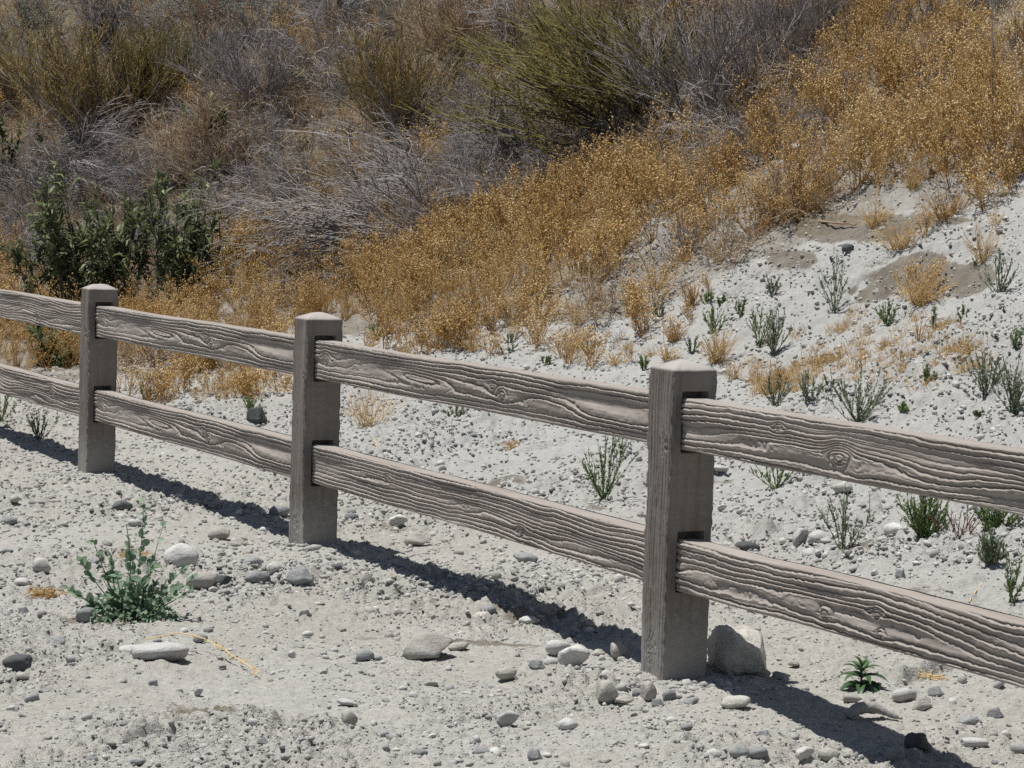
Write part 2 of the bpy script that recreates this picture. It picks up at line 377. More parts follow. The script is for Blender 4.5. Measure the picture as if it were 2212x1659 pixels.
def soil_at(x, y, px, py):
    v = np.zeros(len(x))
    for c, r, ry in _soil:
        v = np.maximum(v, np.clip(1.3-((px-project(c)[0])/(r/mpp(c)))**2-((py-project(c)[1])/ry)**2, 0, 1))
    return sstep(0.25, 0.95, v+0.95*fbm(x*2.2, y*3.5, 4, 64))*0.9
def ground_detail(x, y):
    q = (x-POST0[0])*Q[0] + (y-POST0[1])*Q[1]
    rough = sstep(-0.35, 0.35, fbm(x*1.3, y*1.3, 3, 31))         # cloddy here, smooth blown sand there
    wx = x+0.01*vn(x*40, y*40, 91); wy = y+0.01*vn(x*40+9, y*40, 92)
    h = 0.010*fbm(x*7, y*7, 4, 21)*(0.5+rough)
    h = h + (0.25+0.75*rough)*(0.050*0.70*worley(wx, wy, 0.050, 41, 0.42) + 0.026*1.0*worley(wx, wy, 0.026, 42, 0.70))
    h = h + 0.11*0.26*rough*worley(wx, wy, 0.11, 43, 0.25, 1.0)
    bk = sstep(0.2, 1.5, q)
    h = h + bk*(0.09*0.34*worley(wx, wy, 0.09, 45, 0.55, 0.8)*(0.5+rough) + 0.16*0.20*worley(wx+0.03, wy, 0.16, 46, 0.5, 1.0) + 0.012*fbm(x*16, y*16, 3, 47))
    h = h - 0.016*worley(wx, wy, 0.34, 51, 0.45, 1.0)*sstep(1.5, 0.2, q) + 0.014*fbm(x*2.6, y*2.6, 3, 52)
    run = np.abs(fbm(x*1.1+y*0.5, y*0.35, 3, 53)); h = h - 0.020*np.exp(-(run/0.035)**2)*(0.4+0.6*rough)
    for a, b, hg in _cracks:                                     # little erosion steps in the crust
        d = (b-a)[:2]; L = np.linalg.norm(d); d = d/L; n = np.array([-d[1], d[0]])
        u = (x-a[0])*d[0] + (y-a[1])*d[1]; w = (x-a[0])*n[0] + (y-a[1])*n[1] + 0.03*vn(u*9, u*0+3, 77)+0.012*vn(x*40, y*40, 78)
        m_ = sstep(0, 0.06, u)*sstep(0, 0.06, L-u)
        h = h + m_*hg*0.8*(sstep(-0.012, 0.016, w)*np.exp(-np.clip(w, 0, None)/0.25) - 0.5*np.exp(-((w+0.012)/0.018)**2))
    for k in range(-2, 2):                                       # spoil heaped round the posts
        c = POST0+k*SPAN*D
        r2 = (x-c[0])**2 + (y-c[1])**2
        h = h + 0.045*np.exp(-r2/0.05)*(0.5+0.9*rough)*(1+0.5*vn(x*9, y*9, 88))
    return h
def build_ground():
    rows = list(np.linspace(-60, 3.0, 12)) + list(np.arange(3.4, 6.2, 0.2))
    y = 6.2
    while y < 60:
        rows.append(y)
        y += y*y/4600 if y < 11 else (0.026 if y < 16 else 0.045 if y < 20 else (0.11 if y < 36 else 0.5))
    rows += list(np.linspace(62, 260, 24))
    rows = np.array(rows)
    u = np.concatenate([-np.geomspace(12, 0.30, 26), np.linspace(-0.27, 0.27, 630), np.geomspace(0.30, 12, 26)])
    X = u[None, :]*np.maximum(rows, 5.0)[:, None]; Y = np.broadcast_to(rows[:, None], X.shape)
    x = X.ravel(); y = Y.ravel()
    z = terrain(x, y) + ground_detail(x, y)
    P = np.stack([x, y, z], 1)
    R, C = X.shape; idx = np.arange(R*C).reshape(R, C)
    F = np.stack([idx[:-1, :-1], idx[:-1, 1:], idx[1:, 1:], idx[1:, :-1]], -1).reshape(-1, 4)
    q = (x-POST0[0])*Q[0] + (y-POST0[1])*Q[1]
    ok = (y > 5)
    px = np.full(len(x), -9e3); py = np.full(len(x), 3e3); px[ok], py[ok] = project(P[ok])
    px = px + 60*fbm(x*1.2, y*1.2, 3, 61); py = py + 26*fbm(x*1.5+3, y*1.5, 3, 62)
    litter = np.where(in_poly(px, py-10, GOLD), 0.7, 0)
    br = in_poly(px, py, BRUSH); litter = np.where(br, 1.3, litter)
    litter = np.where((y > 40), 0.8, litter)
    litter = litter*np.clip(0.85+0.8*fbm(x*2.2, y*2.2, 4, 63), 0, 1)
    soil = soil_at(x, y, px, py)
    bank = sstep(0.3, 2.2, q+0.6*fbm(x*0.8, y*0.8, 2, 65))
    me = mesh_np('ground', P, [F], M['ground'], attrs={'litter': litter, 'soil': soil, 'bank': bank})
    link('ground', me, kind='structure')
build_ground()

# ------------------------------------------------------------------ fence
POST_W, POST_H, RAIL_H, RAIL_T = 0.149, 0.945, 0.152, 0.082
RAIL_TOPS = (0.083, 0.504)                                      # below the post's shoulder
def ring_profile(x):
    """one growth ring, from its top edge down: a quick ledge out, a slow fall back, a drop"""
    f = x-np.floor(x)
    up = np.clip(f/0.30, 0, 1); down = 1-np.clip((f-0.86)/0.09, 0, 1)
    return up*down*(1-0.30*np.clip((f-0.30)/0.56, 0, 1))
def grain(s, t, pat, seed):
    """relief of the cast wood grain; s metres along, t metres across from the top edge; about 0..1"""
    K, pw, tc = pat['rings'], pat.get('power', 1.0), pat.get('centre', 0.075)
    c = tc + 0.018*fbm(s*0.8, s*0+1.7, 2, seed+5)
    v = (t-c)/0.075
    phi = K*0.5*np.sign(v)*np.abs(v)**pw
    phi = phi + pat.get('wave', 0.8)*fbm(s*1.7, t*5, 3, seed+1) + 0.22*pat.get('jag2', 1)*fbm(s*9, t*14, 3, seed+2) + 0.10*pat.get('jag', 1)*vn(s*80, t*70, seed+3)
    rz = 1.0
    for s0, t0, ls, lt, a in pat.get('mesas', []):
        sk = pat.get('skew', 0.02)
        phi = phi + a*np.exp(-np.abs((s-s0)/ls)**3 - ((t-t0-sk*(s-s0))/lt)**2)
    for s0, t0, r, a in pat.get('knots', []):
        d2 = ((s-s0)/(r*1.5))**2 + ((t-t0)/r)**2
        phi = phi + a*np.exp(-d2*0.9)
        phi = phi - np.sign(t-t0)*0.9*np.exp(-((s-s0)/(r*3.2))**2)*np.exp(-((t-t0)/(r*2.2))**2)*sstep(0, 1, d2)
    amp = 0.55 + 0.45*np.clip(1.8*fbm(s*1.6, t*22, 2, seed+9)+0.3, -0.8, 1)
    fine = sstep(-0.1, 0.4, fbm(s*1.3+7, t*16, 2, seed+12))
    return ring_profile(phi)*amp + 0.13*fine*ring_profile(phi*2.6+0.3) + pat.get('jag', 1)*0.07*fbm(s*34, t*70, 3, seed+4)
def rail_mesh(name, pat, seed):
    L = 2.95; h, th, r = RAIL_H/2, RAIL_T/2, 0.007
    ns = 520; nf = 104
    zs = np.linspace(-h+r, h-r, nf); pts = []; nrm = []; face = []
    def arc(cy, cz, a0, n):
        for k in range(1, n):
            a = a0-k*(math.pi/2)/n
            pts.append((cy+r*math.cos(a), cz+r*math.sin(a))); nrm.append((math.cos(a), math.sin(a))); face.append(1)
    for z in zs: pts.append((-th, z)); nrm.append((-1, 0)); face.append(0)
    arc(-th+r, h-r, math.pi, 8)
    for yv in np.linspace(-th+r, th-r, 12): pts.append((yv, h)); nrm.append((0, 1)); face.append(1)
    arc(th-r, h-r, math.pi/2, 4)
    for z in zs[::-8]: pts.append((th, z)); nrm.append((1, 0)); face.append(2)
    arc(th-r, -h+r, 0, 3)
    for yv in np.linspace(th-r, -th+r, 6): pts.append((yv, -h)); nrm.append((0, -1)); face.append(3)
    arc(-th+r, -h+r, -math.pi/2, 5)
    pts = np.array(pts); nrm = np.array(nrm); n = len(pts)
    arcl = np.concatenate([[0], np.cumsum(np.linalg.norm(np.diff(pts, axis=0), axis=1))])
    t = 0.15-r-arcl                                              # counted down from the upper front edge, negative over the top
    s = np.linspace(0, L, ns)
    S, T = np.meshgrid(s, t, indexing='ij')
    g = grain(S, T, pat, seed)
    front = (T > -0.004) & (T < 0.16)
    A = np.where(front, 0.0122, np.where(T > -0.1, 0.0026, 0.004))
    A = A*sstep(-0.03, 0.006, T)*0.75 + A*0.25
    d = g*A-0.005*front + 0.0022*fbm(S*4, T*4, 3, seed+30)
    bow = 0.006*fbm(s*0.9, s*0+seed, 2, seed+40)
    V = np.zeros((ns, n, 3)); V[..., 0] = S
    V[..., 1] = pts[:, 0]+nrm[:, 0]*d; V[..., 2] = pts[:, 1]+nrm[:, 1]*d + bow[:, None]
    idx = np.arange(ns*n).reshape(ns, n)
    a = idx[:-1]; b = idx[1:]
    F = np.stack([a, np.roll(a, -1, 1), np.roll(b, -1, 1), b], -1).reshape(-1, 4)[:, ::-1]
    me = mesh_np(name, V, [F], M['concrete'])
    bm = bmesh.new(); bm.from_mesh(me); bm.verts.ensure_lookup_table()
    bm.faces.new([bm.verts[i] for i in idx[0]]); bm.faces.new([bm.verts[i] for i in idx[-1][::-1]])
    bm.to_mesh(me); bm.free()
    return me
def post_mesh(name, seed):
    w = POST_W/2; n1, n2 = 46, 12
    xs = []; nr = []; fc = []; tt = []
    for k, (n, o, e, nm) in enumerate(((n1, (-w, -w), (1, 0), (0, -1)), (n1, (w, -w), (0, 1), (1, 0)), (n2, (w, w), (-1, 0), (0, 1)), (n2, (-w, w), (0, -1), (-1, 0)))):
        for j in range(n):
            u = j/n; xs.append((o[0]+e[0]*u*2*w, o[1]+e[1]*u*2*w)); nr.append(nm); fc.append(k); tt.append(u*2*w)
    xs = np.array(xs); nr = np.array(nr, float); fc = np.array(fc); tt = np.array(tt); n = len(xs)
    cr = np.maximum(0, np.minimum(np.abs(xs[:, 0]), np.abs(xs[:, 1]))-(w-0.007))/0.007          # 1 at the corners
    z = np.arange(-0.2, POST_H+0.001, 0.004); Z, T = np.meshgrid(z, tt, indexing='ij'); FC = np.broadcast_to(fc, Z.shape)
    pat = dict(jag=0.15, jag2=0.5, rings=9, power=0.75, centre=0.075, wave=0.9, knots=[(0.10, 0.075, 0.014, 2.5), (0.72, 0.11, 0.012, 2.2)], mesas=[(0.4, 0.07, 0.22, 0.02, 1.2)])
    g = grain(Z, T+FC*0.4, pat, seed)
    g0 = grain(Z, T, pat, seed)
    d = np.where(FC == 0, g0*0.0095, g*0.0018) - 0.002 + 0.0022*fbm(Z*5, T*9+FC*3, 3, seed+50)
    d = d - 0.0028*cr[None, :]*(1+1.4*vn(Z*45, T*0+FC*5, seed+60))
    mid = np.abs(T-w)
    for ro in RAIL_TOPS:
        top = POST_H-ro+0.020; bot = POST_H-ro-RAIL_H-0.006
        ins = (FC == 1) & (mid < 0.043) & (Z < top) & (Z > bot)
        d = np.where(ins, -0.056, d)
    lean = 0.004*fbm(z*2.0, z*0+seed, 2, seed+70)
    V = np.zeros((*Z.shape, 3))
    V[..., 0] = xs[:, 0]+nr[:, 0]*d+lean[:, None]; V[..., 1] = xs[:, 1]+nr[:, 1]*d; V[..., 2] = Z
    base = V[-1].copy(); rings = [V.reshape(-1, 3)]
    for sc_, dz in ((0.985, 0.002), (0.86, 0.0075), (0.72, 0.013), (0.55, 0.0185), (0.36, 0.0235), (0.18, 0.0265), (0.05, 0.0275)):
        p = base.copy(); p[:, :2] *= sc_; p[:, 2] = POST_H+dz+0.0022*fbm(p[:, 0]*60, p[:, 1]*18, 3, seed+80)
        rings.append(p)
    nr_ = len(z)+7
    idx = np.arange(nr_*n).reshape(nr_, n); a = idx[:-1]; b = idx[1:]
    F = np.stack([a, np.roll(a, -1, 1), np.roll(b, -1, 1), b], -1).reshape(-1, 4)
    Vall = np.concatenate(rings+[np.array([[0, 0, POST_H+0.0278]])])
    tip = np.stack([idx[-1], np.roll(idx[-1], -1), np.full(n, len(Vall)-1)], -1)
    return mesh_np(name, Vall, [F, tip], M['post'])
def build_fence():
    rz = math.atan2(D[1], D[0])
    root = bpy.data.objects.new('split_rail_fence', None); col.objects.link(root)
    root.location = POST0; root.rotation_euler = (0, 0, rz)
    root['label'] = 'two-rail grey-brown fence of square posts and wood-grained rails crossing the gravel'
    root['category'] = 'fence'
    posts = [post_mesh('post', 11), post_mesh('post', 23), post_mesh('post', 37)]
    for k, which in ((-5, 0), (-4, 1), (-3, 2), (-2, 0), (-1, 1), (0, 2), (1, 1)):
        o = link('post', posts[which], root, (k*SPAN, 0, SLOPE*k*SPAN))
    P1 = dict(rings=7.5, power=1.6, centre=0.08, wave=0.5, skew=0.03,
              mesas=[(0.95, 0.062, 0.42, 0.030, 1.6), (1.12, 0.078, 0.22, 0.014, 1.0), (2.15, 0.085, 0.25, 0.022, 1.2), (0.3, 0.06, 0.2, 0.02, -0.6), (2.6, 0.09, 0.3, 0.02, -0.8)],
              knots=[(0.17, 0.062, 0.017, 3.2), (0.46, 0.085, 0.008, 2.0), (1.80, 0.082, 0.015, 2.4), (1.72, 0.055, 0.010, 2.0)])
    P2 = dict(rings=10.5, power=1.0, centre=0.07, wave=1.1, skew=0.05,
              mesas=[(0.75, 0.06, 0.25, 0.014, 0.9), (1.6, 0.07, 0.3, 0.016, 1.0), (2.5, 0.10, 0.35, 0.02, 1.2)],
              knots=[(0.82, 0.05, 0.009, 2.0), (1.98, 0.105, 0.013, 3.0), (1.52, 0.08, 0.008, 1.6)])
    P3 = dict(rings=9, power=1.05, centre=0.085, wave=1.0, skew=0.0,
              mesas=[(0.5, 0.08, 0.25, 0.02, 1.2), (0.95, 0.085, 0.3, 0.026, 1.6), (2.0, 0.09, 0.4, 0.02, 1.2)],
              knots=[(0.92, 0.085, 0.030, 3.0), (0.60, 0.035, 0.010, 2.0), (2.3, 0.06, 0.016, 2.6)])
    P4 = dict(rings=7, power=1.3, centre=0.07, wave=1.0, skew=0.04,
              mesas=[(0.35, 0.085, 0.28, 0.022, 1.4), (0.80, 0.075, 0.32, 0.020, 1.3), (1.2, 0.08, 0.3, 0.02, 1.2), (2.1, 0.07, 0.4, 0.02, -1.0)],
              knots=[(0.88, 0.105, 0.011, 2.2), (1.13, 0.065, 0.012, 2.6), (1.15, 0.115, 0.008, 2.0), (2.2, 0.08, 0.015, 2.5)])
    rails = [rail_mesh('rail', P1, 101), rail_mesh('rail', P2, 211), rail_mesh('rail', P3, 307), rail_mesh('rail', P4, 401)]
    use = {(-5, 0): 0, (-5, 1): 1, (-4, 0): 3, (-4, 1): 2, (-3, 0): 1, (-3, 1): 2, (-2, 0): 0, (-2, 1): 0, (-1, 0): 0, (-1, 1): 1, (0, 0): 2, (0, 1): 3}
    for (k, lv), which in use.items():
        x0 = k*SPAN+POST_W/2-0.052
        o = link('rail', rails[which], root, (x0, 0.0, SLOPE*x0+POST_H-RAIL_TOPS[lv]-RAIL_H/2))
        o.rotation_euler = (0, -math.atan(SLOPE), 0)
build_fence()

# ------------------------------------------------------------------ stones
def ico(sub):
    bm = bmesh.new(); bmesh.ops.create_icosphere(bm, subdivisions=sub, radius=1.0)
    V = np.array([v.co[:] for v in bm.verts]); F = np.array([[v.index for v in f.verts] for f in bm.faces]); bm.free()
    return V, F
def stone_mesh(name, seed, sub=3, round_=0.5, squash=(1, 0.8, 0.6), mat=None):
    rg = np.random.default_rng(seed); V, F = ico(sub)
    V = V*(1+0.22*vn3(V*1.1+seed*3.1, seed)[:, None])
    for k in range(rg.integers(3, 8) if round_ > 0.2 else rg.integers(7, 11)):                          # flat broken faces
        n = norm(rg.normal(size=3)); d = rg.uniform(0.55, 0.85)+round_*0.25
        e = V @ n-d; V = V-np.where(e > 0, e*(1-0.12*round_), 0)[:, None]*n
    V = V*(1+0.09*vn3(V*2.6+seed, seed+1)[:, None]+0.04*vn3(V*7+seed, seed+2)[:, None])
    V = V*np.array(squash)
    lo, hi = V.min(0), V.max(0); V = (V-(lo+hi)/2)/(hi[0]-lo[0])       # one unit wide
    return mesh_np(name, V, [F], mat)
STONES = {}
for k_ in ('white', 'tan', 'grey', 'dark'):
    STONES[k_] = ([stone_mesh('stone', 10+7*j+len(k_), 3, 0.9, (1, 0.8, 0.62), M[k_]) for j in range(3)]         # rounded
                  + [stone_mesh('stone', 60+9*j+len(k_), 3, 0.0, (1, 0.78, 0.64), M[k_]) for j in range(3)]       # broken
                  + [stone_mesh('stone', 90+5*j+len(k_), 3, 0.5, (1, 0.8, 0.34), M[k_]) for j in range(2)])      # flat
def stone(px, py, w, mat, shape='round', label=None, group=None, tall=1.0, sink=0.16, yaw=None, name='stone'):
    """px, py: the middle of the stone's foot; w: its width, in picture units"""
    j = {'round': 0, 'broken': 3, 'flat': 6}[shape]; j += random.randrange(2 if shape == 'flat' else 3)
    p = at(px, py); s = w*mpp(p)
    o = link(name, STONES[mat][j], None, None, label, 'stone', group)
    z = float(o.data.vertices[0].co.z)*0; hz = max(v.co.z for v in o.data.vertices)
    tall = tall*1.18; o.scale = (s*1.08, s, s*tall)
    o.rotation_euler = (random.uniform(-0.15, 0.15), random.uniform(-0.15, 0.15), random.uniform(-0.4, 0.4) if yaw is None else yaw)
    o.location = (p[0], p[1], p[2]+hz*s*tall*(1-2*sink)+max(0.0, float(np.mean(ground_detail(p[0]+np.array([-.3, 0, .3, 0, 0])*s, p[1]+np.array([0, 0, 0, -.3, .3])*s)))))
    return o
NAMED = [  # x, y, width, material, shape, label, tall
 (919, 1420, 102, 'tan', 'broken', 'large pale wedge-shaped stone lying in the open gravel before the middle rails', 0.8),
 (788, 1432, 40, 'grey', 'round', 'round grey stone just left of the large pale wedge stone', 1.0),
 (816, 1432, 21, 'grey', 'round', 'small grey pebble touching the round grey stone', 1.0),
 (990, 1408, 42, 'tan', 'flat', 'pale flat stone directly behind the large wedge stone', 1.2),
 (1205, 1412, 50, 'white', 'broken', 'white angular stone at the back of the stone cluster before the near post', 1.0),
 (1241, 1443, 68, 'white', 'broken', 'largest speckled white stone of the cluster before the near post', 0.9),
 (1190, 1438, 30, 'white', 'round', 'small white stone tucked between two larger cluster stones', 1.0),
 (1161, 1448, 34, 'grey', 'broken', 'grey stone at the side of the white stone cluster', 0.8),
 (1093, 1464, 44, 'tan', 'round', 'tan oval stone standing apart below the white stone cluster', 1.0),
 (1042, 1344, 38, 'tan', 'round', 'smooth egg-shaped pale stone on the edge of the rail shadow', 1.0),
 (1055, 1326, 32, 'grey', 'round', 'pale stone half in the rail shadow behind the egg-shaped stone', 1.0),
 (1144, 1346, 46, 'white', 'flat', 'flat white stone beside the narrow part of the rail shadow', 1.0),
 (1336, 1416, 34, 'tan', 'broken', 'pale pointed stone in the shadow edge beside the near post', 1.1),
 (1292, 1414, 28, 'tan', 'flat', 'pale sunken stone a hand from the near post shadow', 1.2),
 (793, 1266, 28, 'tan', 'broken', 'upright pale chunk before the shadow between the middle and near posts', 1.4),
 (900, 1180, 54, 'tan', 'broken', 'low pale boulder below the lower rail right of the middle post', 0.8),
 (860, 1138, 38, 'white', 'broken', 'tilted white stone below the lower rail beside the middle post', 0.9),
 (759, 1126, 30, 'grey', 'round', 'smooth grey pebble close to the foot of the middle post', 1.0),
 (1135, 1218, 52, 'grey', 'flat', 'flat blue-grey stone under the lower middle rail', 1.0),
 (1097, 1568, 46, 'white', 'broken', 'white three-sided stone alone in the open foreground sand', 0.9),
 (1227, 1575, 44, 'white', 'flat', 'white tilted slab stone in the foreground below the near post', 1.6),
 (755, 1574, 34, 'tan', 'broken', 'pale stone with a dark underside in the central foreground sand', 1.0),
 (750, 1522, 46, 'white', 'flat', 'long thin white stone in the central foreground sand', 0.8),
 (1312, 1512, 46, 'tan', 'broken', 'pale square stone before the foot of the near post', 1.1),
 (1403, 1508, 34, 'tan', 'broken', 'pale stone leaning against the front of the near post', 1.3),
 (1421, 1527, 26, 'grey', 'broken', 'blue-grey cube stone below the front corner of the near post', 1.0),
 (1349, 1515, 36, 'tan', 'flat', 'flat pale stone at the side of the square stone by the near post', 1.0),
 (393, 1225, 74, 'white', 'round', 'large white boulder behind the leafy green weed', 1.15),
 (435, 1270, 62, 'tan', 'round', 'pale tan stone beside the leafy green weed', 0.8),
 (481, 1262, 38, 'dark', 'broken', 'dark brown-grey chunk next to the pale tan stone', 1.0),
 (545, 1224, 38, 'grey', 'round', 'grey egg-shaped stone between the leafy weed and the middle post', 1.0),
 (592, 1236, 30, 'white', 'round', 'round white stone before the middle post', 1.2),
 (556, 1258, 52, 'grey', 'flat', 'flat grey oval stone in front of the round white stone', 1.2),
 (651, 1266, 56, 'grey', 'broken', 'long tilted grey slab in front of the middle post', 0.8),
 (727, 1238, 26, 'dark', 'round', 'small round dark stone in front of the middle post shadow', 1.0),
 (603, 1117, 42, 'grey', 'round', 'blue-grey stone in the rail shadow beside the middle post', 1.0),
 (473, 1164, 44, 'tan', 'round', 'pale tan stone before the shadow of the far rails', 0.9),
 (265, 1106, 40, 'dark', 'flat', 'dark flat stone in front of the far post', 1.4),
 (291, 1140, 28, 'white', 'broken', 'small bright white stone above the leafy weed tips', 0.9),
 (18, 1132, 34, 'grey', 'round', 'smooth grey stone at the picture edge before the far rails', 0.8),
 (46, 1274, 34, 'white', 'round', 'white oval stone beside the heap of yellow straw', 0.8),
 (90, 1244, 38, 'tan', 'broken', 'pale pointed stone behind the heap of yellow straw', 0.9),
 (91, 1337, 20, 'grey', 'round', 'small blue-grey pebble below the heap of yellow straw', 1.2),
 (186, 1342, 38, 'grey', 'broken', 'grey broken stone at the foot of the leafy green weed', 1.0),
 (119, 1397, 42, 'grey', 'round', 'smooth blue-grey oval stone in the open sand below the straw heap', 0.85),
 (38, 1455, 56, 'dark', 'broken', 'largest dark grey stone at the lower left edge', 0.8),
 (47, 1477, 30, 'tan', 'round', 'pale stone below the largest dark grey stone', 0.8),
 (344, 1432, 118, 'white', 'flat', 'wide flat white rock half buried under a bent dry stalk', 0.8),
 (285, 1416, 52, 'white', 'flat', 'flat white rock at the end of the wide buried rock', 0.9),
 (276, 1590, 30, 'grey', 'flat', 'dark bluish pebble in the lower left sand', 1.2),
 (660, 1341, 26, 'dark', 'broken', 'small dark clod in the open sand before the middle post', 0.8),
 (1598, 1645, 48, 'grey', 'round', 'grey stone of a pair at the bottom edge below the near rails', 0.9),
 (1636, 1650, 42, 'grey', 'round', 'bluish partner of the grey stone pair at the bottom edge', 0.9),
 (1540, 1652, 34, 'white', 'round', 'white round stone beside the grey stone pair at the bottom edge', 1.1),
 (1790, 1645, 46, 'tan', 'round', 'round tan stone at the bottom edge by the near rail shadow', 1.1),
 (1737, 1646, 38, 'white', 'broken', 'pale broken stone next to the round tan stone', 0.9),
 (1983, 1622, 54, 'dark', 'broken', 'dark grey square slab below the near rail shadow', 0.9),
 (1953, 1516, 50, 'white', 'broken', 'white pointed stone below the rosette plant', 0.9),
 (1993, 1535, 40, 'tan', 'broken', 'tan chunk next to the white pointed stone', 1.1),
 (2092, 1576, 42, 'grey', 'flat', 'flat grey stone in the sand under the near lower rail', 1.2),
 (2104, 1616, 56, 'white', 'flat', 'broad white sunken stone in the lower right corner', 1.0),
 (1687, 1468, 38, 'grey', 'broken', 'grey stone in the sun beside the boulder shadow', 0.8),
 (1588, 1532, 62, 'tan', 'flat', 'pale flat stone in front of the shadow of the near post', 1.2),
 (1838, 1520, 34, 'tan', 'round', 'small tan stone in front of the rosette plant', 0.8),
 (1729, 1182, 34, 'white', 'broken', 'upright white stone of a pair behind the near rails', 1.5),
 (1769, 1180, 46, 'white', 'round', 'broader white stone of a pair behind the near rails', 0.9),
 (1931, 1164, 44, 'white', 'round', 'white stone beside the bushy green weed behind the near rails', 0.9),
 (1820, 1074, 44, 'tan', 'round', 'brownish stone just under the upper near rail', 0.9),
 (1614, 1188, 52, 'dark', 'flat', 'flat black three-cornered stone behind the lower near rail', 1.0),
 (1552, 1030, 40, 'white', 'flat', 'long bright white stone right behind the near post', 0.8),
 (555, 926, 42, 'dark', 'broken', 'dark grey angular stone behind the far rails', 1.1),
 (1282, 752, 32, 'grey', 'broken', 'pale grey stone on the bank above the middle rail', 0.8),
 (1720, 416, 28, 'white', 'broken', 'white stone standing among the golden weeds', 1.2),
 (1727, 330, 66, 'tan', 'flat', 'pale flat rock showing through the golden weeds below the grey shrubs', 1.0),
 (1831, 554, 26, 'dark', 'round', 'dark round stone on the bank under the golden weeds', 1.0),
 (2072, 1220, 24, 'tan', 'broken', 'small tan stone before the grey-green tuft behind the near rails', 1.0),
 (1945, 1258, 22, 'grey', 'broken', 'small grey stone in the sand between the near rails', 1.2),
]
for x, y, w, mt, sh, lab, tl in NAMED:
    stone(x, y, w, mt, sh, lab, None, tl)
LESSER = {  # small stones that nothing tells apart, by where they lie
 ('white', 'small white stone loose in the foreground gravel', 'small white foreground stones'):
    [(26, 1540, 26), (572, 1150, 22), (186, 1572, 26), (548, 1575, 26), (934, 1606, 20), (1309, 1478, 30), (630, 1420, 18), (700, 1460, 18), (1010, 1500, 22), (870, 1490, 18), (1450, 1560, 26), (430, 1500, 20), (1180, 1640, 22), (1390, 1620, 22)],
 ('grey', 'small grey stone loose in the foreground gravel', 'small grey foreground stones'):
    [(13, 1197, 28), (53, 1326, 24), (68, 1516, 32), (433, 1386, 30), (450, 1366, 20), (566, 1610, 24), (292, 1654, 44), (199, 1650, 30), (1038, 1634, 36), (907, 1630, 36), (1155, 1645, 32), (1378, 1504, 26), (1445, 1508, 30), (1497, 1515, 24), (1481, 1590, 30), (1493, 1520, 30), (1578, 1496, 22), (1651, 1590, 28), (1933, 1636, 40), (735, 1234, 20), (330, 1480, 20), (480, 1440, 18), (640, 1620, 24), (830, 1600, 20), (2021, 1500, 34), (2148, 1552, 40)],
 ('tan', 'small tan stone loose in the foreground gravel', 'small tan foreground stones'):
    [(523, 1170, 22), (510, 1182, 34), (588, 1257, 24), (1715, 1436, 24), (140, 1200, 24), (230, 1180, 22), (380, 1120, 24), (450, 1090, 22), (690, 1310, 22), (960, 1300, 20), (860, 1340, 20), (120, 1090, 22), (60, 1060, 20), (1000, 1600, 20), (420, 1570, 24), (100, 1600, 24)],
 ('white', 'small pale stone scattered on the white bank behind the fence', 'small bank stones'):
    [(1747, 1206, 32), (1783, 1186, 24), (1888, 1253, 16), (1980, 1230, 20), (2100, 1110, 22), (1600, 1110, 20), (1700, 1040, 20), (1560, 1100, 20), (940, 900, 18), (1010, 930, 18), (1130, 960, 18), (850, 870, 18), (380, 880, 18), (330, 920, 18), (450, 960, 20), (1250, 1150, 20), (1100, 1060, 20), (950, 1010, 20), (1420, 700, 16), (1750, 640, 16), (1870, 780, 16), (2050, 800, 16), (2120, 950, 20), (1950, 1010, 20), (2180, 1020, 22), (2080, 520, 14), (2170, 480, 16)],
}
for (mt, lab, grp), spots in LESSER.items():
    for x, y, w in spots:
        stone(x, y, w, mt, random.choice(('round', 'broken', 'broken', 'broken', 'flat')), lab, grp, random.uniform(0.7, 1.1), sink=random.uniform(0.2, 0.36))
def build_boulder():
    V, F = ico(5)
    V = np.sign(V)*np.abs(V)**0.55
    V = V*(1+0.10*vn3(V*1.4+4, 5)[:, None]+0.07*vn3(V*2.7, 6)[:, None]+0.035*vn3(V*6, 7)[:, None]+0.018*vn3(V*15, 8)[:, None]+0.008*vn3(V*34, 9)[:, None])
    notch = np.exp(-((V[:, 0]+0.02)/0.22)**2)*sstep(0.2, 0.8, V[:, 2]); V[:, 2] -= 0.20*notch
    for nx, ny, nz, dd in ((0.35, -0.60, 0.72, 0.86), (0.85, -0.45, 0.25, 0.95), (-0.5, -0.7, 0.5, 1.08), (0.1, -0.95, -0.1, 0.98)):
        n = norm(np.array([nx, ny, nz])); e = V @ n-dd; V = V-np.where(e > 0, e*0.9, 0)[:, None]*n
    V = V*(1+0.03*vn3(V*5, 17)[:, None]+0.02*vn3(V*12, 18)[:, None])
    lo, hi = V.min(0), V.max(0); V = (V-(lo+hi)/2)/(hi-lo)
    p = at(1585, 1462); s = mpp(p)
    V = V*np.array([120*s, 0.27, 110*s])
    o = link('boulder', mesh_np('boulder', V, [F], M['boulder']), None, (p[0]+0.016, p[1]+0.115, p[2]+110*s*0.42),
             'large cracked tan boulder standing beside the near post', 'boulder')
    o.rotation_euler = (0, 0, 0.1)
build_boulder()

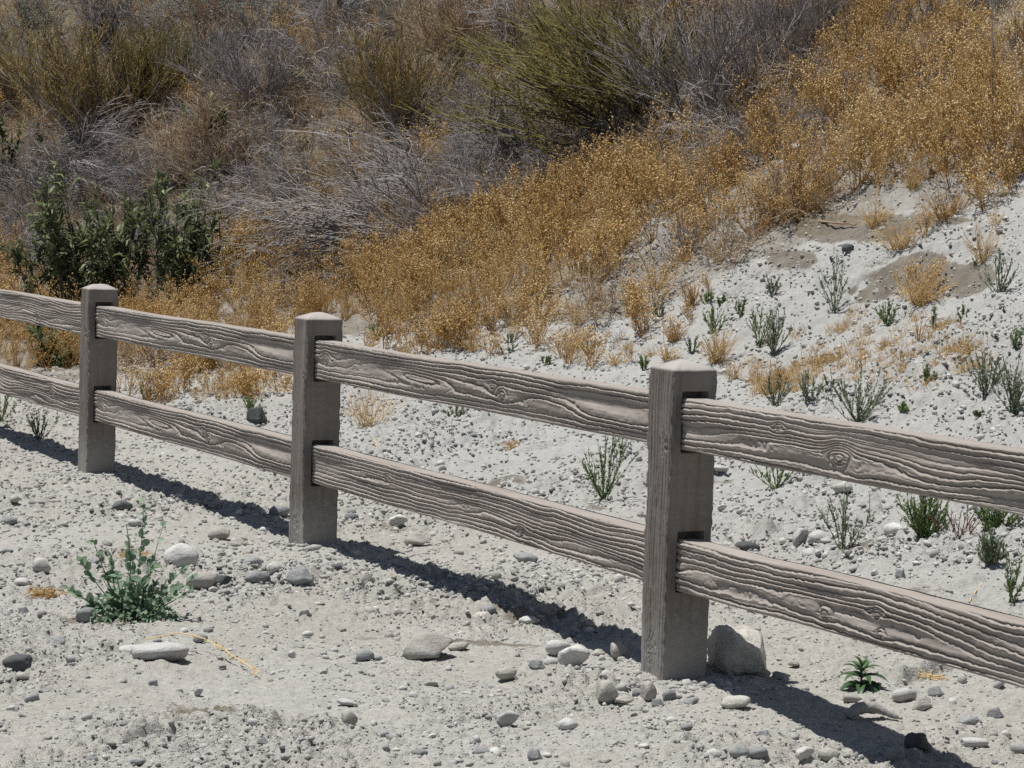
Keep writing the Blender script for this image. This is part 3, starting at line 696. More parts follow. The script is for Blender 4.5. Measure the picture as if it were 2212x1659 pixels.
# ------------------------------------------------------------------ loose gravel: instances on scattered points
def scatter(name, protos, P, rot, scl, idx, kind='stuff', label=None, cat=None):
    c = bpy.data.collections.new(name+'_kinds')
    for j, me in enumerate(protos):
        o = bpy.data.objects.new('%s_%02d' % (name, j), me); c.objects.link(o)
    me = bpy.data.meshes.new(name); me.vertices.add(len(P)); me.vertices.foreach_set('co', np.asarray(P, np.float32).ravel())
    a = me.attributes.new('rot', 'FLOAT_VECTOR', 'POINT'); a.data.foreach_set('vector', np.asarray(rot, np.float32).ravel())
    a = me.attributes.new('scl', 'FLOAT_VECTOR', 'POINT'); a.data.foreach_set('vector', np.asarray(scl, np.float32).ravel())
    a = me.attributes.new('idx', 'INT', 'POINT'); a.data.foreach_set('value', np.asarray(idx, np.int32))
    ob = link(name, me, kind=kind, label=label, cat=cat)
    ng = bpy.data.node_groups.new(name, 'GeometryNodeTree')
    ng.interface.new_socket('Geometry', in_out='INPUT', socket_type='NodeSocketGeometry')
    ng.interface.new_socket('Geometry', in_out='OUTPUT', socket_type='NodeSocketGeometry')
    N = ng.nodes; L = ng.links
    gi = N.new('NodeGroupInput'); go = N.new('NodeGroupOutput'); ip = N.new('GeometryNodeInstanceOnPoints')
    ci = N.new('GeometryNodeCollectionInfo'); ci.inputs['Collection'].default_value = c
    ci.inputs['Separate Children'].default_value = True; ci.inputs['Reset Children'].default_value = True
    def named(n, t):
        k = N.new('GeometryNodeInputNamedAttribute'); k.data_type = t; k.inputs['Name'].default_value = n
        return [o for o in k.outputs if o.enabled and o.name == 'Attribute'][0]
    er = N.new('FunctionNodeEulerToRotation')
    L.new(named('rot', 'FLOAT_VECTOR'), er.inputs[0])
    ip.inputs['Pick Instance'].default_value = True
    L.new(gi.outputs[0], ip.inputs['Points']); L.new(ci.outputs[0], ip.inputs['Instance']); L.new(named('idx', 'INT'), ip.inputs['Instance Index'])
    L.new(er.outputs[0], ip.inputs['Rotation']); L.new(named('scl', 'FLOAT_VECTOR'), ip.inputs['Scale'])
    L.new(ip.outputs[0], go.inputs[0])
    md = ob.modifiers.new('scatter', 'NODES'); md.node_group = ng
    return ob
def fan(n, y0, y1, half=0.25, pw=1.0):
    y = y0+(y1-y0)*RNG.random(n)**pw
    return RNG.uniform(-half, half, n)*y, y
def build_gravel():
    protos = []
    for j, mk in enumerate(('gravel', 'gravel', 'gravel', 'grey', 'white', 'tan', 'gravel', 'grey')):
        protos.append(stone_mesh('pebble', 300+j, 2 if j % 2 else 1, (0.0, 0.15, 0.5)[j % 3], (1, 0.85, 0.6), M[mk]))
    X = []; Y = []; S = []
    for n, y0, y1, s0, s1, pw in ((62000, 6.3, 10.5, 0.0045, 0.011, 1.2), (11000, 6.3, 11.0, 0.010, 0.024, 1.1), (1100, 6.3, 13.0, 0.022, 0.042, 1.1),
                                   (46000, 9.5, 19.0, 0.009, 0.024, 1.2), (9000, 9.5, 21.0, 0.016, 0.038, 1.3), (30000, 11.5, 19.0, 0.013, 0.030, 1.0), (700, 9.5, 24.0, 0.03, 0.06, 1.3)):
        n = int(n*1.5); x, y = fan(n, y0, y1, 0.37, pw)
        rough = sstep(-0.35, 0.35, fbm(x*1.3, y*1.3, 3, 31)); clus = fbm(x*3, y*3, 3, 35)
        keep = RNG.random(n) < (0.35+0.65*rough)*np.clip(0.75+0.9*clus, 0.15, 1)
        X.append(x[keep]); Y.append(y[keep]); S.append(s0*(s1/s0)**(RNG.random(keep.sum())**1.8))
    for k in range(-2, 1):                                       # rubble kicked up round the feet of the posts
        c = POST0+k*SPAN*D; a = RNG.uniform(0, 6.28, 260); r = 0.10+np.abs(RNG.normal(0, 0.16, 260))
        X.append(c[0]+r*np.cos(a)); Y.append(c[1]+r*np.sin(a)); S.append(0.008*(0.036/0.008)**(RNG.random(260)**2.0))
    x = np.concatenate(X); y = np.concatenate(Y); s = np.concatenate(S)
    z = terrain(x, y)+ground_detail(x, y)+s*(0.06+0.08*sstep(0.3, 1.5, (x-POST0[0])*Q[0]+(y-POST0[1])*Q[1]))
    px, py = project(np.stack([x, y, z], 1)); k = RNG.random(len(x)) > 0.55*soil_at(x, y, px, py); x, y, z, s = x[k], y[k], z[k], s[k]
    rot = np.stack([RNG.normal(0, 0.3, len(x)), RNG.normal(0, 0.3, len(x)), RNG.uniform(0, 6.28, len(x))], 1)
    scl = s[:, None]*RNG.uniform(0.8, 1.25, (len(x), 3))
    scatter('gravel', protos, np.stack([x, y, z], 1), rot, scl, np.where(((x-POST0[0])*Q[0]+(y-POST0[1])*Q[1] > 0.4) & (RNG.random(len(x)) < 0.9), RNG.choice([4, 4, 4, 5, 0, 1, 2, 6], len(x)), RNG.choice([0, 0, 0, 1, 1, 1, 2, 2, 2, 3, 4, 4, 5, 6, 6, 6], len(x))), 'stuff', 'loose pale gravel and clods strewn over the sandy ground', 'gravel')
build_gravel()

# ------------------------------------------------------------------ shrubs of the hillside
def shrub_parts(kind, seed):
    """parts of one shrub about 1.2 m wide and 0.8 m high: list of (part name, Geo, material)"""
    c = SHRUBS[kind]; rg = np.random.default_rng(seed)
    n0 = c['n'][0]; lean = np.array(c.get('lean', (0, 0, 0)), float)
    th = np.radians(rg.uniform(*c['tilt'], n0)); ph = rg.uniform(0, 2*np.pi, n0)
    d0 = np.stack([np.sin(th)*np.cos(ph), np.sin(th)*np.sin(ph), np.cos(th)], 1)+lean
    b0 = np.stack([rg.normal(0, 0.05, n0), rg.normal(0, 0.05, n0), np.zeros(n0)-0.02], 1)
    L0 = rg.uniform(0.55, 0.9, n0); r = c['r']
    wood = Geo(); twig = Geo(); leaf = Geo()
    P0 = grow(b0, d0, L0, 6, c['bend0'], c['wob'], rg)
    wood.tubes(P0, taper(r[0], r[0]*0.45, n0, 6, rg), rg.uniform(0.1, 0.6, n0), 4)
    p, d, t = branch(P0, c['n'][1], 0.15, 1.0, c['spread'], rg, 0.1); P1 = grow(p, d, rg.uniform(0.22, 0.45, len(p)), 5, c['bend1'], c['wob'], rg)
    wood.tubes(P1, taper(r[1], r[1]*0.5, len(p), 5, rg), rg.uniform(0.2, 0.8, len(p)))
    p, d, t = branch(P1, c['n'][2], 0.1, 1.0, c['spread'], rg, 0.05); P2 = grow(p, d, rg.uniform(0.10, 0.28, len(p)), 4, c['bend1'], c['wob'], rg)
    twig.tubes(P2, taper(r[2], r[2]*0.5, len(p), 4, rg), rg.uniform(0.1, 1.0, len(p)))
    if c['n'][3]:
        p, d, t = branch(P2, c['n'][3], 0.1, 1.0, c['spread'], rg, 0.1); P3 = grow(p, d, rg.uniform(0.05, 0.14, len(p)), 3, c['bend1'], c['wob'], rg)
        twig.tubes(P3, taper(r[3], r[3]*0.6, len(p), 3, rg), rg.uniform(0.0, 1.0, len(p)))
    out = [('branches', wood, M[c['wood']]), ('twigs', twig, M[c['twig']])]
    if c.get('leaf'):
        k, L, W = c['leafn'], c['leafl'], c['leafw']
        p, d, t = branch(P2, k, 0.25, 1.0, 0.9, rg, 0.25)
        leaf.leaves(p, d, rnd_dir(len(p), rg)*0.5+[0, 0, 1], rg.uniform(0.6, 1.2, len(p))*L, rg.uniform(0.7, 1.2, len(p))*W, rg.random(len(p))**1.3)
        out.append(('foliage', leaf, M[c['leaf']]))
    return out
SHRUBS = {
 'grey': dict(n=(24, 6, 6, 2), r=(0.008, 0.0042, 0.0026, 0.0019), tilt=(25, 85), bend0=(0, 0, -0.45), bend1=(0, 0, -0.25), wob=0.30, spread=0.75, wood='grey_twig', twig='grey_twig'),
 'grey_swept': dict(n=(24, 6, 6, 2), r=(0.008, 0.0042, 0.0026, 0.0019), tilt=(20, 80), lean=(-0.55, -0.1, 0), bend0=(-0.6, -0.1, -0.5), bend1=(-0.4, 0, -0.3), wob=0.25, spread=0.6, wood='grey_twig', twig='grey_twig'),
 'grey_upright': dict(n=(30, 6, 5, 2), r=(0.008, 0.004, 0.0026, 0.0019), tilt=(5, 55), bend0=(0, 0, 0.3), bend1=(0, 0, 0.4), wob=0.22, spread=0.5, wood='grey_twig', twig='grey_twig'),
 'dark': dict(n=(24, 6, 6, 2), r=(0.012, 0.0055, 0.003, 0.002), tilt=(15, 80), bend0=(-0.2, 0, -0.2), bend1=(0, 0, -0.1), wob=0.35, spread=0.8, wood='dark_twig', twig='dark_twig'),
 'olive': dict(n=(26, 7, 7, 2), r=(0.014, 0.005, 0.0028, 0.0024), tilt=(10, 70), lean=(-0.45, 0, 0), bend0=(-0.35, 0, 0.35), bend1=(-0.35, 0, 0.35), wob=0.22, spread=0.5, wood='dark_twig', twig='olive', leaf='olive', leafn=3, leafl=0.022, leafw=0.005),
 'olive_tan': dict(n=(30, 6, 6, 2), r=(0.008, 0.004, 0.0025, 0.0022), tilt=(4, 45), bend0=(0, 0, 0.35), bend1=(0, 0, 0.5), wob=0.2, spread=0.4, wood='grey_twig', twig='olive_tan', leaf='olive_tan', leafn=2, leafl=0.02, leafw=0.005),
 'sage': dict(n=(24, 6, 5, 0), r=(0.008, 0.004, 0.0024, 0.002), tilt=(10, 75), bend0=(0, 0, 0.2), bend1=(0, 0, 0.4), wob=0.25, spread=0.6, wood='grey_twig', twig='grey_twig', leaf='sage', leafn=9, leafl=0.028, leafw=0.013),
 'brown': dict(n=(26, 6, 6, 2), r=(0.006, 0.0035, 0.0024, 0.0019), tilt=(10, 70), bend0=(0, 0, 0), bend1=(0, 0, 0), wob=0.25, spread=0.6, wood='brown_twig', twig='brown_twig'),
 'rust': dict(n=(14, 5, 4, 0), r=(0.006, 0.0035, 0.0022, 0.002), tilt=(10, 70), bend0=(0, 0, 0.2), bend1=(0, 0, 0.3), wob=0.3, spread=0.7, wood='brown_twig', twig='brown_twig', leaf='rust', leafn=7, leafl=0.026, leafw=0.018),
}
PROTO = {}
def proto(kind, variant):
    if (kind, variant) not in PROTO:
        parts = shrub_parts(kind, 500+31*variant+len(kind)*7)
        allv = np.concatenate([np.concatenate(g.V) for _, g, _ in parts])
        lo = np.percentile(allv, 1.5, axis=0); hi = np.percentile(allv, 98.5, axis=0)
        sc = np.array([1/(hi[0]-lo[0]), 1/(hi[0]-lo[0]), 1/hi[2]]); off = np.array([(hi[0]+lo[0])/2, (hi[1]+lo[1])/2, 0])
        PROTO[kind, variant] = [(n, g.mesh(n, mt, lambda V: (V-off)*sc)) for n, g, mt in parts]
    return PROTO[kind, variant]
def shrub(px, py, w, h, kind, variant, label, group=None, yaw=0.0, name='shrub'):
    p = at(px, py); s = mpp(p)
    root = bpy.data.objects.new(name, None); col.objects.link(root)
    root.location = (p[0], p[1], p[2]-0.03); root.scale = (w*s, w*s*0.9, h*s); root.rotation_euler = (0, 0, yaw)
    root['label'] = label; root['category'] = 'shrub'
    if group: root['group'] = group
    for n, me in proto(kind, variant): link(n, me, root, kind=None if n == 'branches' else 'stuff')
    return root
HILL = [  # foot x, foot y, width, height, kind, variant, yaw, label
 (1300, 345, 560, 330, 'olive', 0, 0.0, 'large olive-green broom bush leaning over bare dark stems'),
 (1130, 350, 460, 190, 'dark', 0, 0.2, 'dark tangle of dead branches under the large olive bush'),
 (1290, 365, 360, 150, 'dark', 1, 1.8, 'black dead stems at the foot of the large olive bush'),
 (1520, 300, 430, 290, 'grey_upright', 0, 0.1, 'tall pale grey twig shrub beside the large olive bush'),
 (1600, 345, 380, 170, 'grey', 0, 2.6, 'low grey twig mound below the tall pale grey shrub'),
 (1700, 170, 260, 230, 'grey_upright', 1, 0.5, 'grey bare-twigged shrub at the top of the golden slope'),
 (770, 560, 560, 260, 'grey_swept', 0, 0.0, 'broad grey mound of swept dead twigs in the middle of the slope'),
 (900, 440, 380, 200, 'grey_swept', 1, 0.2, 'grey dead twig shrub behind the broad swept mound'),
 (640, 430, 330, 210, 'grey', 1, 0.7, 'round grey twig shrub above the golden weeds'),
 (880, 300, 330, 230, 'olive_tan', 0, 0.3, 'straw-coloured broom with pale grey stems left of the olive bush'),
 (1010, 280, 260, 170, 'grey', 0, 1.0, 'grey twigs between the straw broom and the olive bush'),
 (215, 330, 400, 270, 'olive_tan', 1, 0.6, 'wide olive-tan broom high on the slope at the left'),
 (330, 250, 230, 190, 'olive', 1, 1.4, 'small olive bush within the wide tan broom'),
 (400, 210, 240, 160, 'sage', 0, 0.0, 'pale grey-green sage bush in the middle of the brush'),
 (60, 100, 300, 170, 'sage', 1, 0.9, 'grey-green sage bush in the upper left corner'),
 (230, 110, 280, 190, 'dark', 0, 0.9, 'dark blue-grey dead shrub between the sage bushes'),
 (480, 100, 170, 150, 'rust', 0, 0.0, 'orange-brown dried bush at the top of the slope'),
 (440, 60, 260, 160, 'sage', 0, 2.0, 'pale green sage bush at the top edge beside the rusty bush'),
 (560, 70, 250, 130, 'sage', 1, 2.7, 'pale sage bush at the top edge left of the dark snag'),
 (560, 250, 330, 200, 'grey_upright', 0, 1.7, 'light grey twig shrub below the pale sage bushes'),
 (700, 190, 320, 250, 'grey', 1, 2.2, 'brownish grey twig shrub below the dark snag'),
 (760, 60, 240, 180, 'dark', 1, 0.4, 'dark snag of dead branches at the top edge'),
 (840, 90, 130, 130, 'sage', 0, 0.7, 'small silvery sage standing before the dark snag'),
 (960, 130, 300, 200, 'brown', 0, 0.0, 'brown dry bush behind the olive bush'),
 (1120, 90, 280, 170, 'grey', 0, 0.2, 'grey brush at the top edge behind the olive bush'),
 (1300, 60, 260, 160, 'brown', 0, 1.1, 'brown dry brush at the top edge above the olive bush'),
 (1480, 70, 260, 170, 'grey_upright', 1, 2.4, 'pale grass-like grey shrub at the top edge'),
 (1660, 60, 200, 150, 'rust', 0, 1.2, 'reddish dried bush at the top edge above the grey shrubs'),
 (1800, 70, 240, 160, 'brown', 0, 2.0, 'brown twig bush at the top of the golden slope'),
 (1925, 145, 120, 140, 'dark', 0, 0.0, 'black dead snag standing in the golden weeds'),
 (1990, 70, 150, 120, 'dark', 1, 2.0, 'dark dead bush near the top right of the golden weeds'),
 (1850, 210, 260, 120, 'grey', 1, 0.3, 'low grey brush where the golden slope begins'),
 (1780, 300, 220, 90, 'grey_swept', 1, 0.9, 'flattened grey twigs at the edge of the golden weeds'),
 (2060, 150, 220, 110, 'brown', 0, 0.5, 'brown twig bush half buried in the golden weeds'),
 (2120, 40, 240, 120, 'grey_upright', 0, 1.2, 'grey bush at the upper right corner'),
 (60, 430, 330, 180, 'grey', 0, 1.3, 'grey twig mound above the dark leafy bush at the left edge'),
 (250, 400, 300, 170, 'grey_swept', 0, 3.0, 'grey twigs rising behind the dark leafy bush'),
 (450, 400, 300, 200, 'brown', 0, 0.6, 'brownish twigs behind the side of the dark leafy bush'),
 (560, 510, 260, 150, 'grey', 1, 1.9, 'thin grey twigs between the leafy bush and the broad mound'),
 (140, 230, 260, 150, 'grey_upright', 0, 0.9, 'bleached twig bush inside the left-hand brush'),
 (20, 250, 240, 190, 'olive_tan', 0, 1.9, 'tan broom cut by the left edge of the picture'),
 (970, 470, 150, 100, 'rust', 0, 2.2, 'rust-red leaved plant beside the fallen branches'),
 (1080, 560, 200, 90, 'sage', 1, 0.4, 'low grey-green plant among the golden weeds'),
]
for x, y, w, h, kd, va, yw, lab in HILL: shrub(x, y, w, h, kd, va, lab, 'shrubs on the hillside', yw)

def build_leafy_bush(px, py, w, h, lobes, label, nstem, seed, singles):
    """dark green bush with long upright leaves"""
    rg = np.random.default_rng(seed); p = at(px, py); s = mpp(p)
    root = bpy.data.objects.new('leafy_bush', None); col.objects.link(root); root.location = (p[0], p[1], p[2]-0.05)
    root['label'] = label; root['category'] = 'bush'
    B = []; Dd = []; L = []
    for (lx, lw, lh, wt) in lobes:
        n = int(nstem*wt)
        B.append(np.stack([lx*s+rg.normal(0, lw*s*0.16, n), rg.normal(0, lw*s*0.14, n), np.zeros(n)], 1))
        a = rg.uniform(-1, 1, n)
        Dd.append(np.stack([a*0.8*lw/lh, rg.uniform(-0.5, 0.5, n)*lw/lh, np.ones(n)], 1))
        L.append(lh*s*(1.05-0.45*np.abs(a))*rg.uniform(0.65, 1.05, n))
    B = np.concatenate(B); Dd = np.concatenate(Dd); L = np.concatenate(L)
    P0 = grow(B, Dd, L, 7, (0, 0, 0.25), 0.12, rg)
    g = Geo(); g.tubes(P0, taper(0.006, 0.0025, len(B), 7, rg), rg.uniform(0.1, 0.5, len(B)), 4)
    p1, d1, t1 = branch(P0, 3, 0.25, 0.85, 0.7, rg, 0.4); P1 = grow(p1, d1, rg.uniform(0.12, 0.28, len(p1)), 4, (0, 0, 0.4), 0.15, rg)
    g.tubes(P1, taper(0.0035, 0.0018, len(p1), 4, rg), rg.uniform(0.1, 0.5, len(p1)))
    link('branches', g.mesh('branches', M['dark_twig']), root)
    pa, da, ta = branch(P0, 22, 0.22, 1.0, 0.75, rg, 0.15); pb, db, tb = branch(P1, 11, 0.15, 1.0, 0.75, rg, 0.15)
    pl = np.concatenate([pa, pb]); dl = np.concatenate([da, db])
    out = norm(pl-np.array([0, 0, h*s*0.3])); dl = norm(dl*0.4+out*0.4+rnd_dir(len(pl), rg)*0.75)
    nm = norm(np.array([0, 0, 1.0])+0.6*rnd_dir(len(pl), rg))
    Ls = rg.uniform(0.6, 1.15, len(pl))*0.105; tint = np.clip(rg.random(len(pl))*0.75+0.25*(pl[:, 2] > h*s*0.75)*rg.random(len(pl)), 0, 1)
    dist = (pl+p-CAM) @ FW; order = np.argsort(dist+0.25*rg.random(len(pl))); near = order[:singles]; rest = order[singles:]
    g = Geo(); g.leaves(pl[rest], dl[rest], nm[rest], Ls[rest], Ls[rest]*0.32, tint[rest], 0.22, 0.2)
    fo = link('foliage', g.mesh('foliage', M['dark_leaf']), root); fo['kind'] = 'stuff'
    protos = []
    for k in range(5):
        g = Geo(); g.leaves(np.zeros((1, 3)), np.array([[1.0, 0, 0]]), np.array([[0, 0, 1.0]]), 1.0, 0.32, 0.15+0.18*k, 0.1+0.06*k, 0.2)
        protos.append(g.mesh('leaf', M['dark_leaf']))
    for i in near: single_leaf(protos[rg.integers(5)], root, pl[i], dl[i], nm[i], Ls[i])
    return root
def single_leaf(me, root, pos, d, n, L):
    d = norm(d); sde = norm(np.cross(n, d)); n = np.cross(d, sde)
    o = link('leaf', me, root)
    mt = Matrix.Identity(4)
    for i in range(3): mt[i][0], mt[i][1], mt[i][2], mt[i][3] = d[i]*L, sde[i]*L, n[i]*L, pos[i]
    o.matrix_local = mt
    return o
build_leafy_bush(288, 690, 430, 350, [(-125, 250, 375, 0.36), (0, 250, 310, 0.28), (125, 250, 355, 0.36)], 'dark green leafy bush with upright shoots behind the far post', 96, 71, 280)
build_leafy_bush(465, 330, 80, 130, [(0, 80, 130, 1.0)], 'small dark-leaved shoot standing in the brown brush', 9, 72, 30)
build_leafy_bush(35, 420, 120, 190, [(0, 120, 190, 1.0)], 'thin dark-leaved shrub with bare stems at the left edge', 8, 73, 30)
build_leafy_bush(225, 290, 70, 80, [(0, 70, 80, 1.0)], 'tiny green shoot in the tan broom', 6, 74, 20)
build_leafy_bush(120, 790, 130, 80, [(0, 130, 80, 1.0)], 'low dark-leaved sprig seen between the far rails', 9, 75, 20)

# ------------------------------------------------------------------ the mass of dry golden weeds and the undergrowth
def weed_proto(seed, H=0.42, stems=9, heads=True):
    rg = np.random.default_rng(seed); g = Geo()
    a = rg.uniform(0, 6.28, stems); th = rg.uniform(0.1, 1.05, stems)
    d = np.stack([np.sin(th)*np.cos(a), np.sin(th)*np.sin(a), np.cos(th)], 1)
    P0 = grow(rg.normal(0, 0.015, (stems, 3))*[1, 1, 0], d, rg.uniform(0.6, 1.0, stems)*H, 5, (0, 0, 0.1), 0.2, rg)
    g.tubes(P0, taper(0.0024, 0.0012, stems, 5, rg), rg.uniform(0.05, 0.55, stems))
    p, dd, t = branch(P0, 7, 0.3, 1.0, 0.7, rg, 0.3); P1 = grow(p, dd, rg.uniform(0.06, 0.15, len(p)), 4, (0, 0, 0.3), 0.25, rg)
    g.tubes(P1, taper(0.0014, 0.0009, len(p), 4, rg), rg.uniform(0.1, 0.7, len(p)))
    p, dd, t = branch(P1, 3, 0.3, 1.0, 0.8, rg, 0.3); P2 = grow(p, dd, rg.uniform(0.02, 0.06, len(p)), 3, (0, 0, 0.3), 0.25, rg)
    g.tubes(P2, taper(0.0011, 0.0008, len(p), 3, rg), rg.uniform(0.2, 0.8, len(p)))
    tips = np.concatenate([P2[:, -1], P1[:, -1]])
    if heads: g.heads(tips, rg.uniform(0.0035, 0.0080, len(tips)), np.clip(rg.normal(0.78, 0.2, len(tips)), 0.2, 1))
    p, dd, t = branch(P0, 6, 0.05, 0.7, 1.0, rg, 0); g.leaves(p, dd, rnd_dir(len(p), rg), rg.uniform(0.02, 0.05, len(p)), 0.005, rg.uniform(0.0, 0.6, len(p)), 0.4)
    return g.mesh('dry_weed', M['straw'])
def tuft_proto(seed, mat, H=0.25, n=60, spread=0.5, w=0.0016):
    rg = np.random.default_rng(seed); g = Geo()
    a = rg.uniform(0, 6.28, n); th = np.abs(rg.normal(0, spread, n))
    d = np.stack([np.sin(th)*np.cos(a), np.sin(th)*np.sin(a), np.cos(th)], 1)
    P = grow(rg.normal(0, 0.02, (n, 3))*[1, 1, 0], d, rg.uniform(0.4, 1.0, n)*H, 5, (0, 0, -0.25), 0.2, rg)
    g.tubes(P, taper(w, w*0.4, n, 5, rg), rg.uniform(0.15, 1.0, n))
    return g.mesh('dry_tuft', mat)
def tangle_proto(seed, mat, R=0.30, n=26):
    rg = np.random.default_rng(seed); g = Geo()
    b = rg.normal(0, 0.10, (n, 3))*[1, 1, 0]; d = rnd_dir(n, rg)*[1, 1, 0.5]+[0, 0, 0.35]
    P0 = grow(b, d, rg.uniform(0.5, 1.1, n)*R, 5, (0, 0, -0.2), 0.45, rg); g.tubes(P0, taper(0.004, 0.0018, n, 5, rg), rg.uniform(0.1, 0.9, n))
    p, dd, t = branch(P0, 6, 0.1, 1, 0.8, rg); P1 = grow(p, dd, rg.uniform(0.06, 0.2, len(p)), 4, (0, 0, 0), 0.35, rg); g.tubes(P1, taper(0.0022, 0.0012, len(p), 4, rg), rg.random(len(p)))
    p, dd, t = branch(P1, 3, 0.1, 1, 0.8, rg); P2 = grow(p, dd, rg.uniform(0.03, 0.1, len(p)), 3, (0, 0, 0), 0.35, rg); g.tubes(P2, taper(0.0018, 0.0012, len(p), 3, rg), rg.random(len(p)))
    return g.mesh('dead_tangle', mat)
WEEDS = [weed_proto(800+k) for k in range(6)]
TUFTS = [tuft_proto(820+k, M['straw']) for k in range(3)]
def pick(n, poly, y0, y1, jit=40, half=0.30):
    x, y = fan(n, y0, y1, half, 0.8)
    P = np.stack([x, y, terrain(x, y)], 1); px, py = project(P)
    k = in_poly(px+jit*fbm(x*1.4, y*1.4, 3, 71), py+0.5*jit*fbm(x*1.7+9, y*1.7, 3, 72), poly)
    return P[k]
def yawed(n, tilt=0.12):
    return np.stack([RNG.normal(0, tilt, n), RNG.normal(0, tilt, n), RNG.uniform(0, 6.28, n)], 1)
def build_masses():
    P = pick(14000, GOLD, 12, 34)
    px_, py_ = project(P); thin = 1-0.20*sstep(1650, 1850, px_)*sstep(330, 150, py_)
    dens = thin*np.clip(0.64+2.1*fbm(P[:, 0]*1.5, P[:, 1]*1.5, 4, 75), 0.08, 1); P = P[RNG.random(len(P)) < dens]
    n = len(P); s = RNG.uniform(0.6, 1.2, n)*(0.75+0.35*(fbm(P[:, 0], P[:, 1], 2, 76)+0.5))
    idx = np.where(RNG.random(n) < 0.68, RNG.integers(0, 6, n), RNG.integers(6, 9, n))
    mixed = RNG.random(n) < np.clip(0.04+0.4*fbm(P[:, 0]*0.8, P[:, 1]*0.8, 2, 79), 0, 0.4); idx = np.where(mixed, RNG.integers(9, 11, n), idx)
    scatter('dry_weeds', WEEDS+TUFTS+[tangle_proto(830, M['brown_twig'], 0.22), tangle_proto(831, M['grey_twig'], 0.22)], P, yawed(n), np.stack([s, s, s], 1), idx, 'stuff', 'mass of dry golden weeds covering the slope behind the fence', 'weeds')
    kinds = [tangle_proto(840, M['grey_twig']), tangle_proto(841, M['grey_twig']), tangle_proto(842, M['dark_twig']), tangle_proto(843, M['brown_twig']),
             tuft_proto(844, M['olive_tan'], 0.35, 70, 0.35, 0.002), tuft_proto(845, M['olive'], 0.3, 70, 0.4, 0.002), tuft_proto(846, M['straw'], 0.35, 60, 0.45),
             tuft_proto(847, M['grey_twig'], 0.35, 60, 0.5, 0.002), weed_proto(848)]
    P = pick(14500, BRUSH, 14, 46); n = len(P)
    f = fbm(P[:, 0]*0.5, P[:, 1]*0.5, 3, 78)+RNG.normal(0, 0.25, n)
    idx = np.select([f < -0.35, f < -0.1, f < 0.05, f < 0.2, f < 0.4], [RNG.choice([0, 1, 7, 6], n), RNG.choice([0, 1, 3, 7], n), RNG.choice([3, 0, 4, 6], n), RNG.choice([4, 5, 6, 8], n), RNG.choice([6, 8, 4, 3], n)], RNG.choice([5, 4, 3, 6], n))
    s = RNG.uniform(0.6, 1.3, n)
    scatter('undergrowth', kinds, P, yawed(n), np.stack([s, s, s*0.9], 1), idx, 'stuff', 'dry brown undergrowth of dead twigs and grass between the shrubs', 'undergrowth')
build_masses()

# ------------------------------------------------------------------ single plants on the bank and by the fence
def thing(name, p, label, cat, group=None):
    r = bpy.data.objects.new(name, None); col.objects.link(r); r.location = p
    r['label'] = label; r['category'] = cat
    if group: r['group'] = group
    return r
def feather_weed(px, py, w, h, mat, label, group=None, dens=1.0, leaf=0.017, red=False, name='green_weed'):
    """stems fanning from one root, each set with many tiny leaves"""
    p = at(px, py); s = mpp(p); rg = np.random.default_rng(int(px*7+py*13)); root = thing(name, p, label, 'weed', group)
    W, Hh = w*s, h*s; n = max(4, int(12*dens))
    ax = np.linspace(-1, 1, n)+rg.normal(0, 0.12, n); ay = rg.uniform(-0.8, 0.8, n)
    d = np.stack([ax*W*0.42, ay*W*0.42, Hh*(1.05-0.35*np.abs(ax))*rg.uniform(0.65, 1.05, n)], 1)
    L = np.linalg.norm(d, axis=1)
    P0 = grow(rg.normal(0, 0.008, (n, 3))*[1, 1, 0], d, L, 7, (0, 0, 0.10), 0.10, rg)
    g = Geo(); g.tubes(P0, taper(0.0024, 0.0010, n, 7, rg), rg.uniform(0, 0.6, n))
    p1, d1, t1 = branch(P0, 3, 0.2, 0.85, 0.5, rg, 0.3); P1 = grow(p1, d1, rg.uniform(0.15, 0.4, len(p1))*Hh, 4, (0, 0, 0.3), 0.12, rg)
    g.tubes(P1, taper(0.0014, 0.0008, len(p1), 4, rg), rg.uniform(0, 0.6, len(p1)))
    link('stems', g.mesh('stems', M['red_stem'] if red else M[mat]), root)
    g = Geo()
    for P, k in ((P0, int(26*dens**0.3)), (P1, 9)):
        q, dq, t = branch(P, k, 0.06, 1.0, 0.75, rg, 0.25)
        g.leaves(q, dq, rnd_dir(len(q), rg)+[0, 0, 0.8], rg.uniform(0.6, 1.2, len(q))*leaf*(1.3-0.5*t), leaf*0.34, rg.random(len(q)), 0.15)
    link('foliage', g.mesh('foliage', M[mat]), root, kind='stuff')
    return root
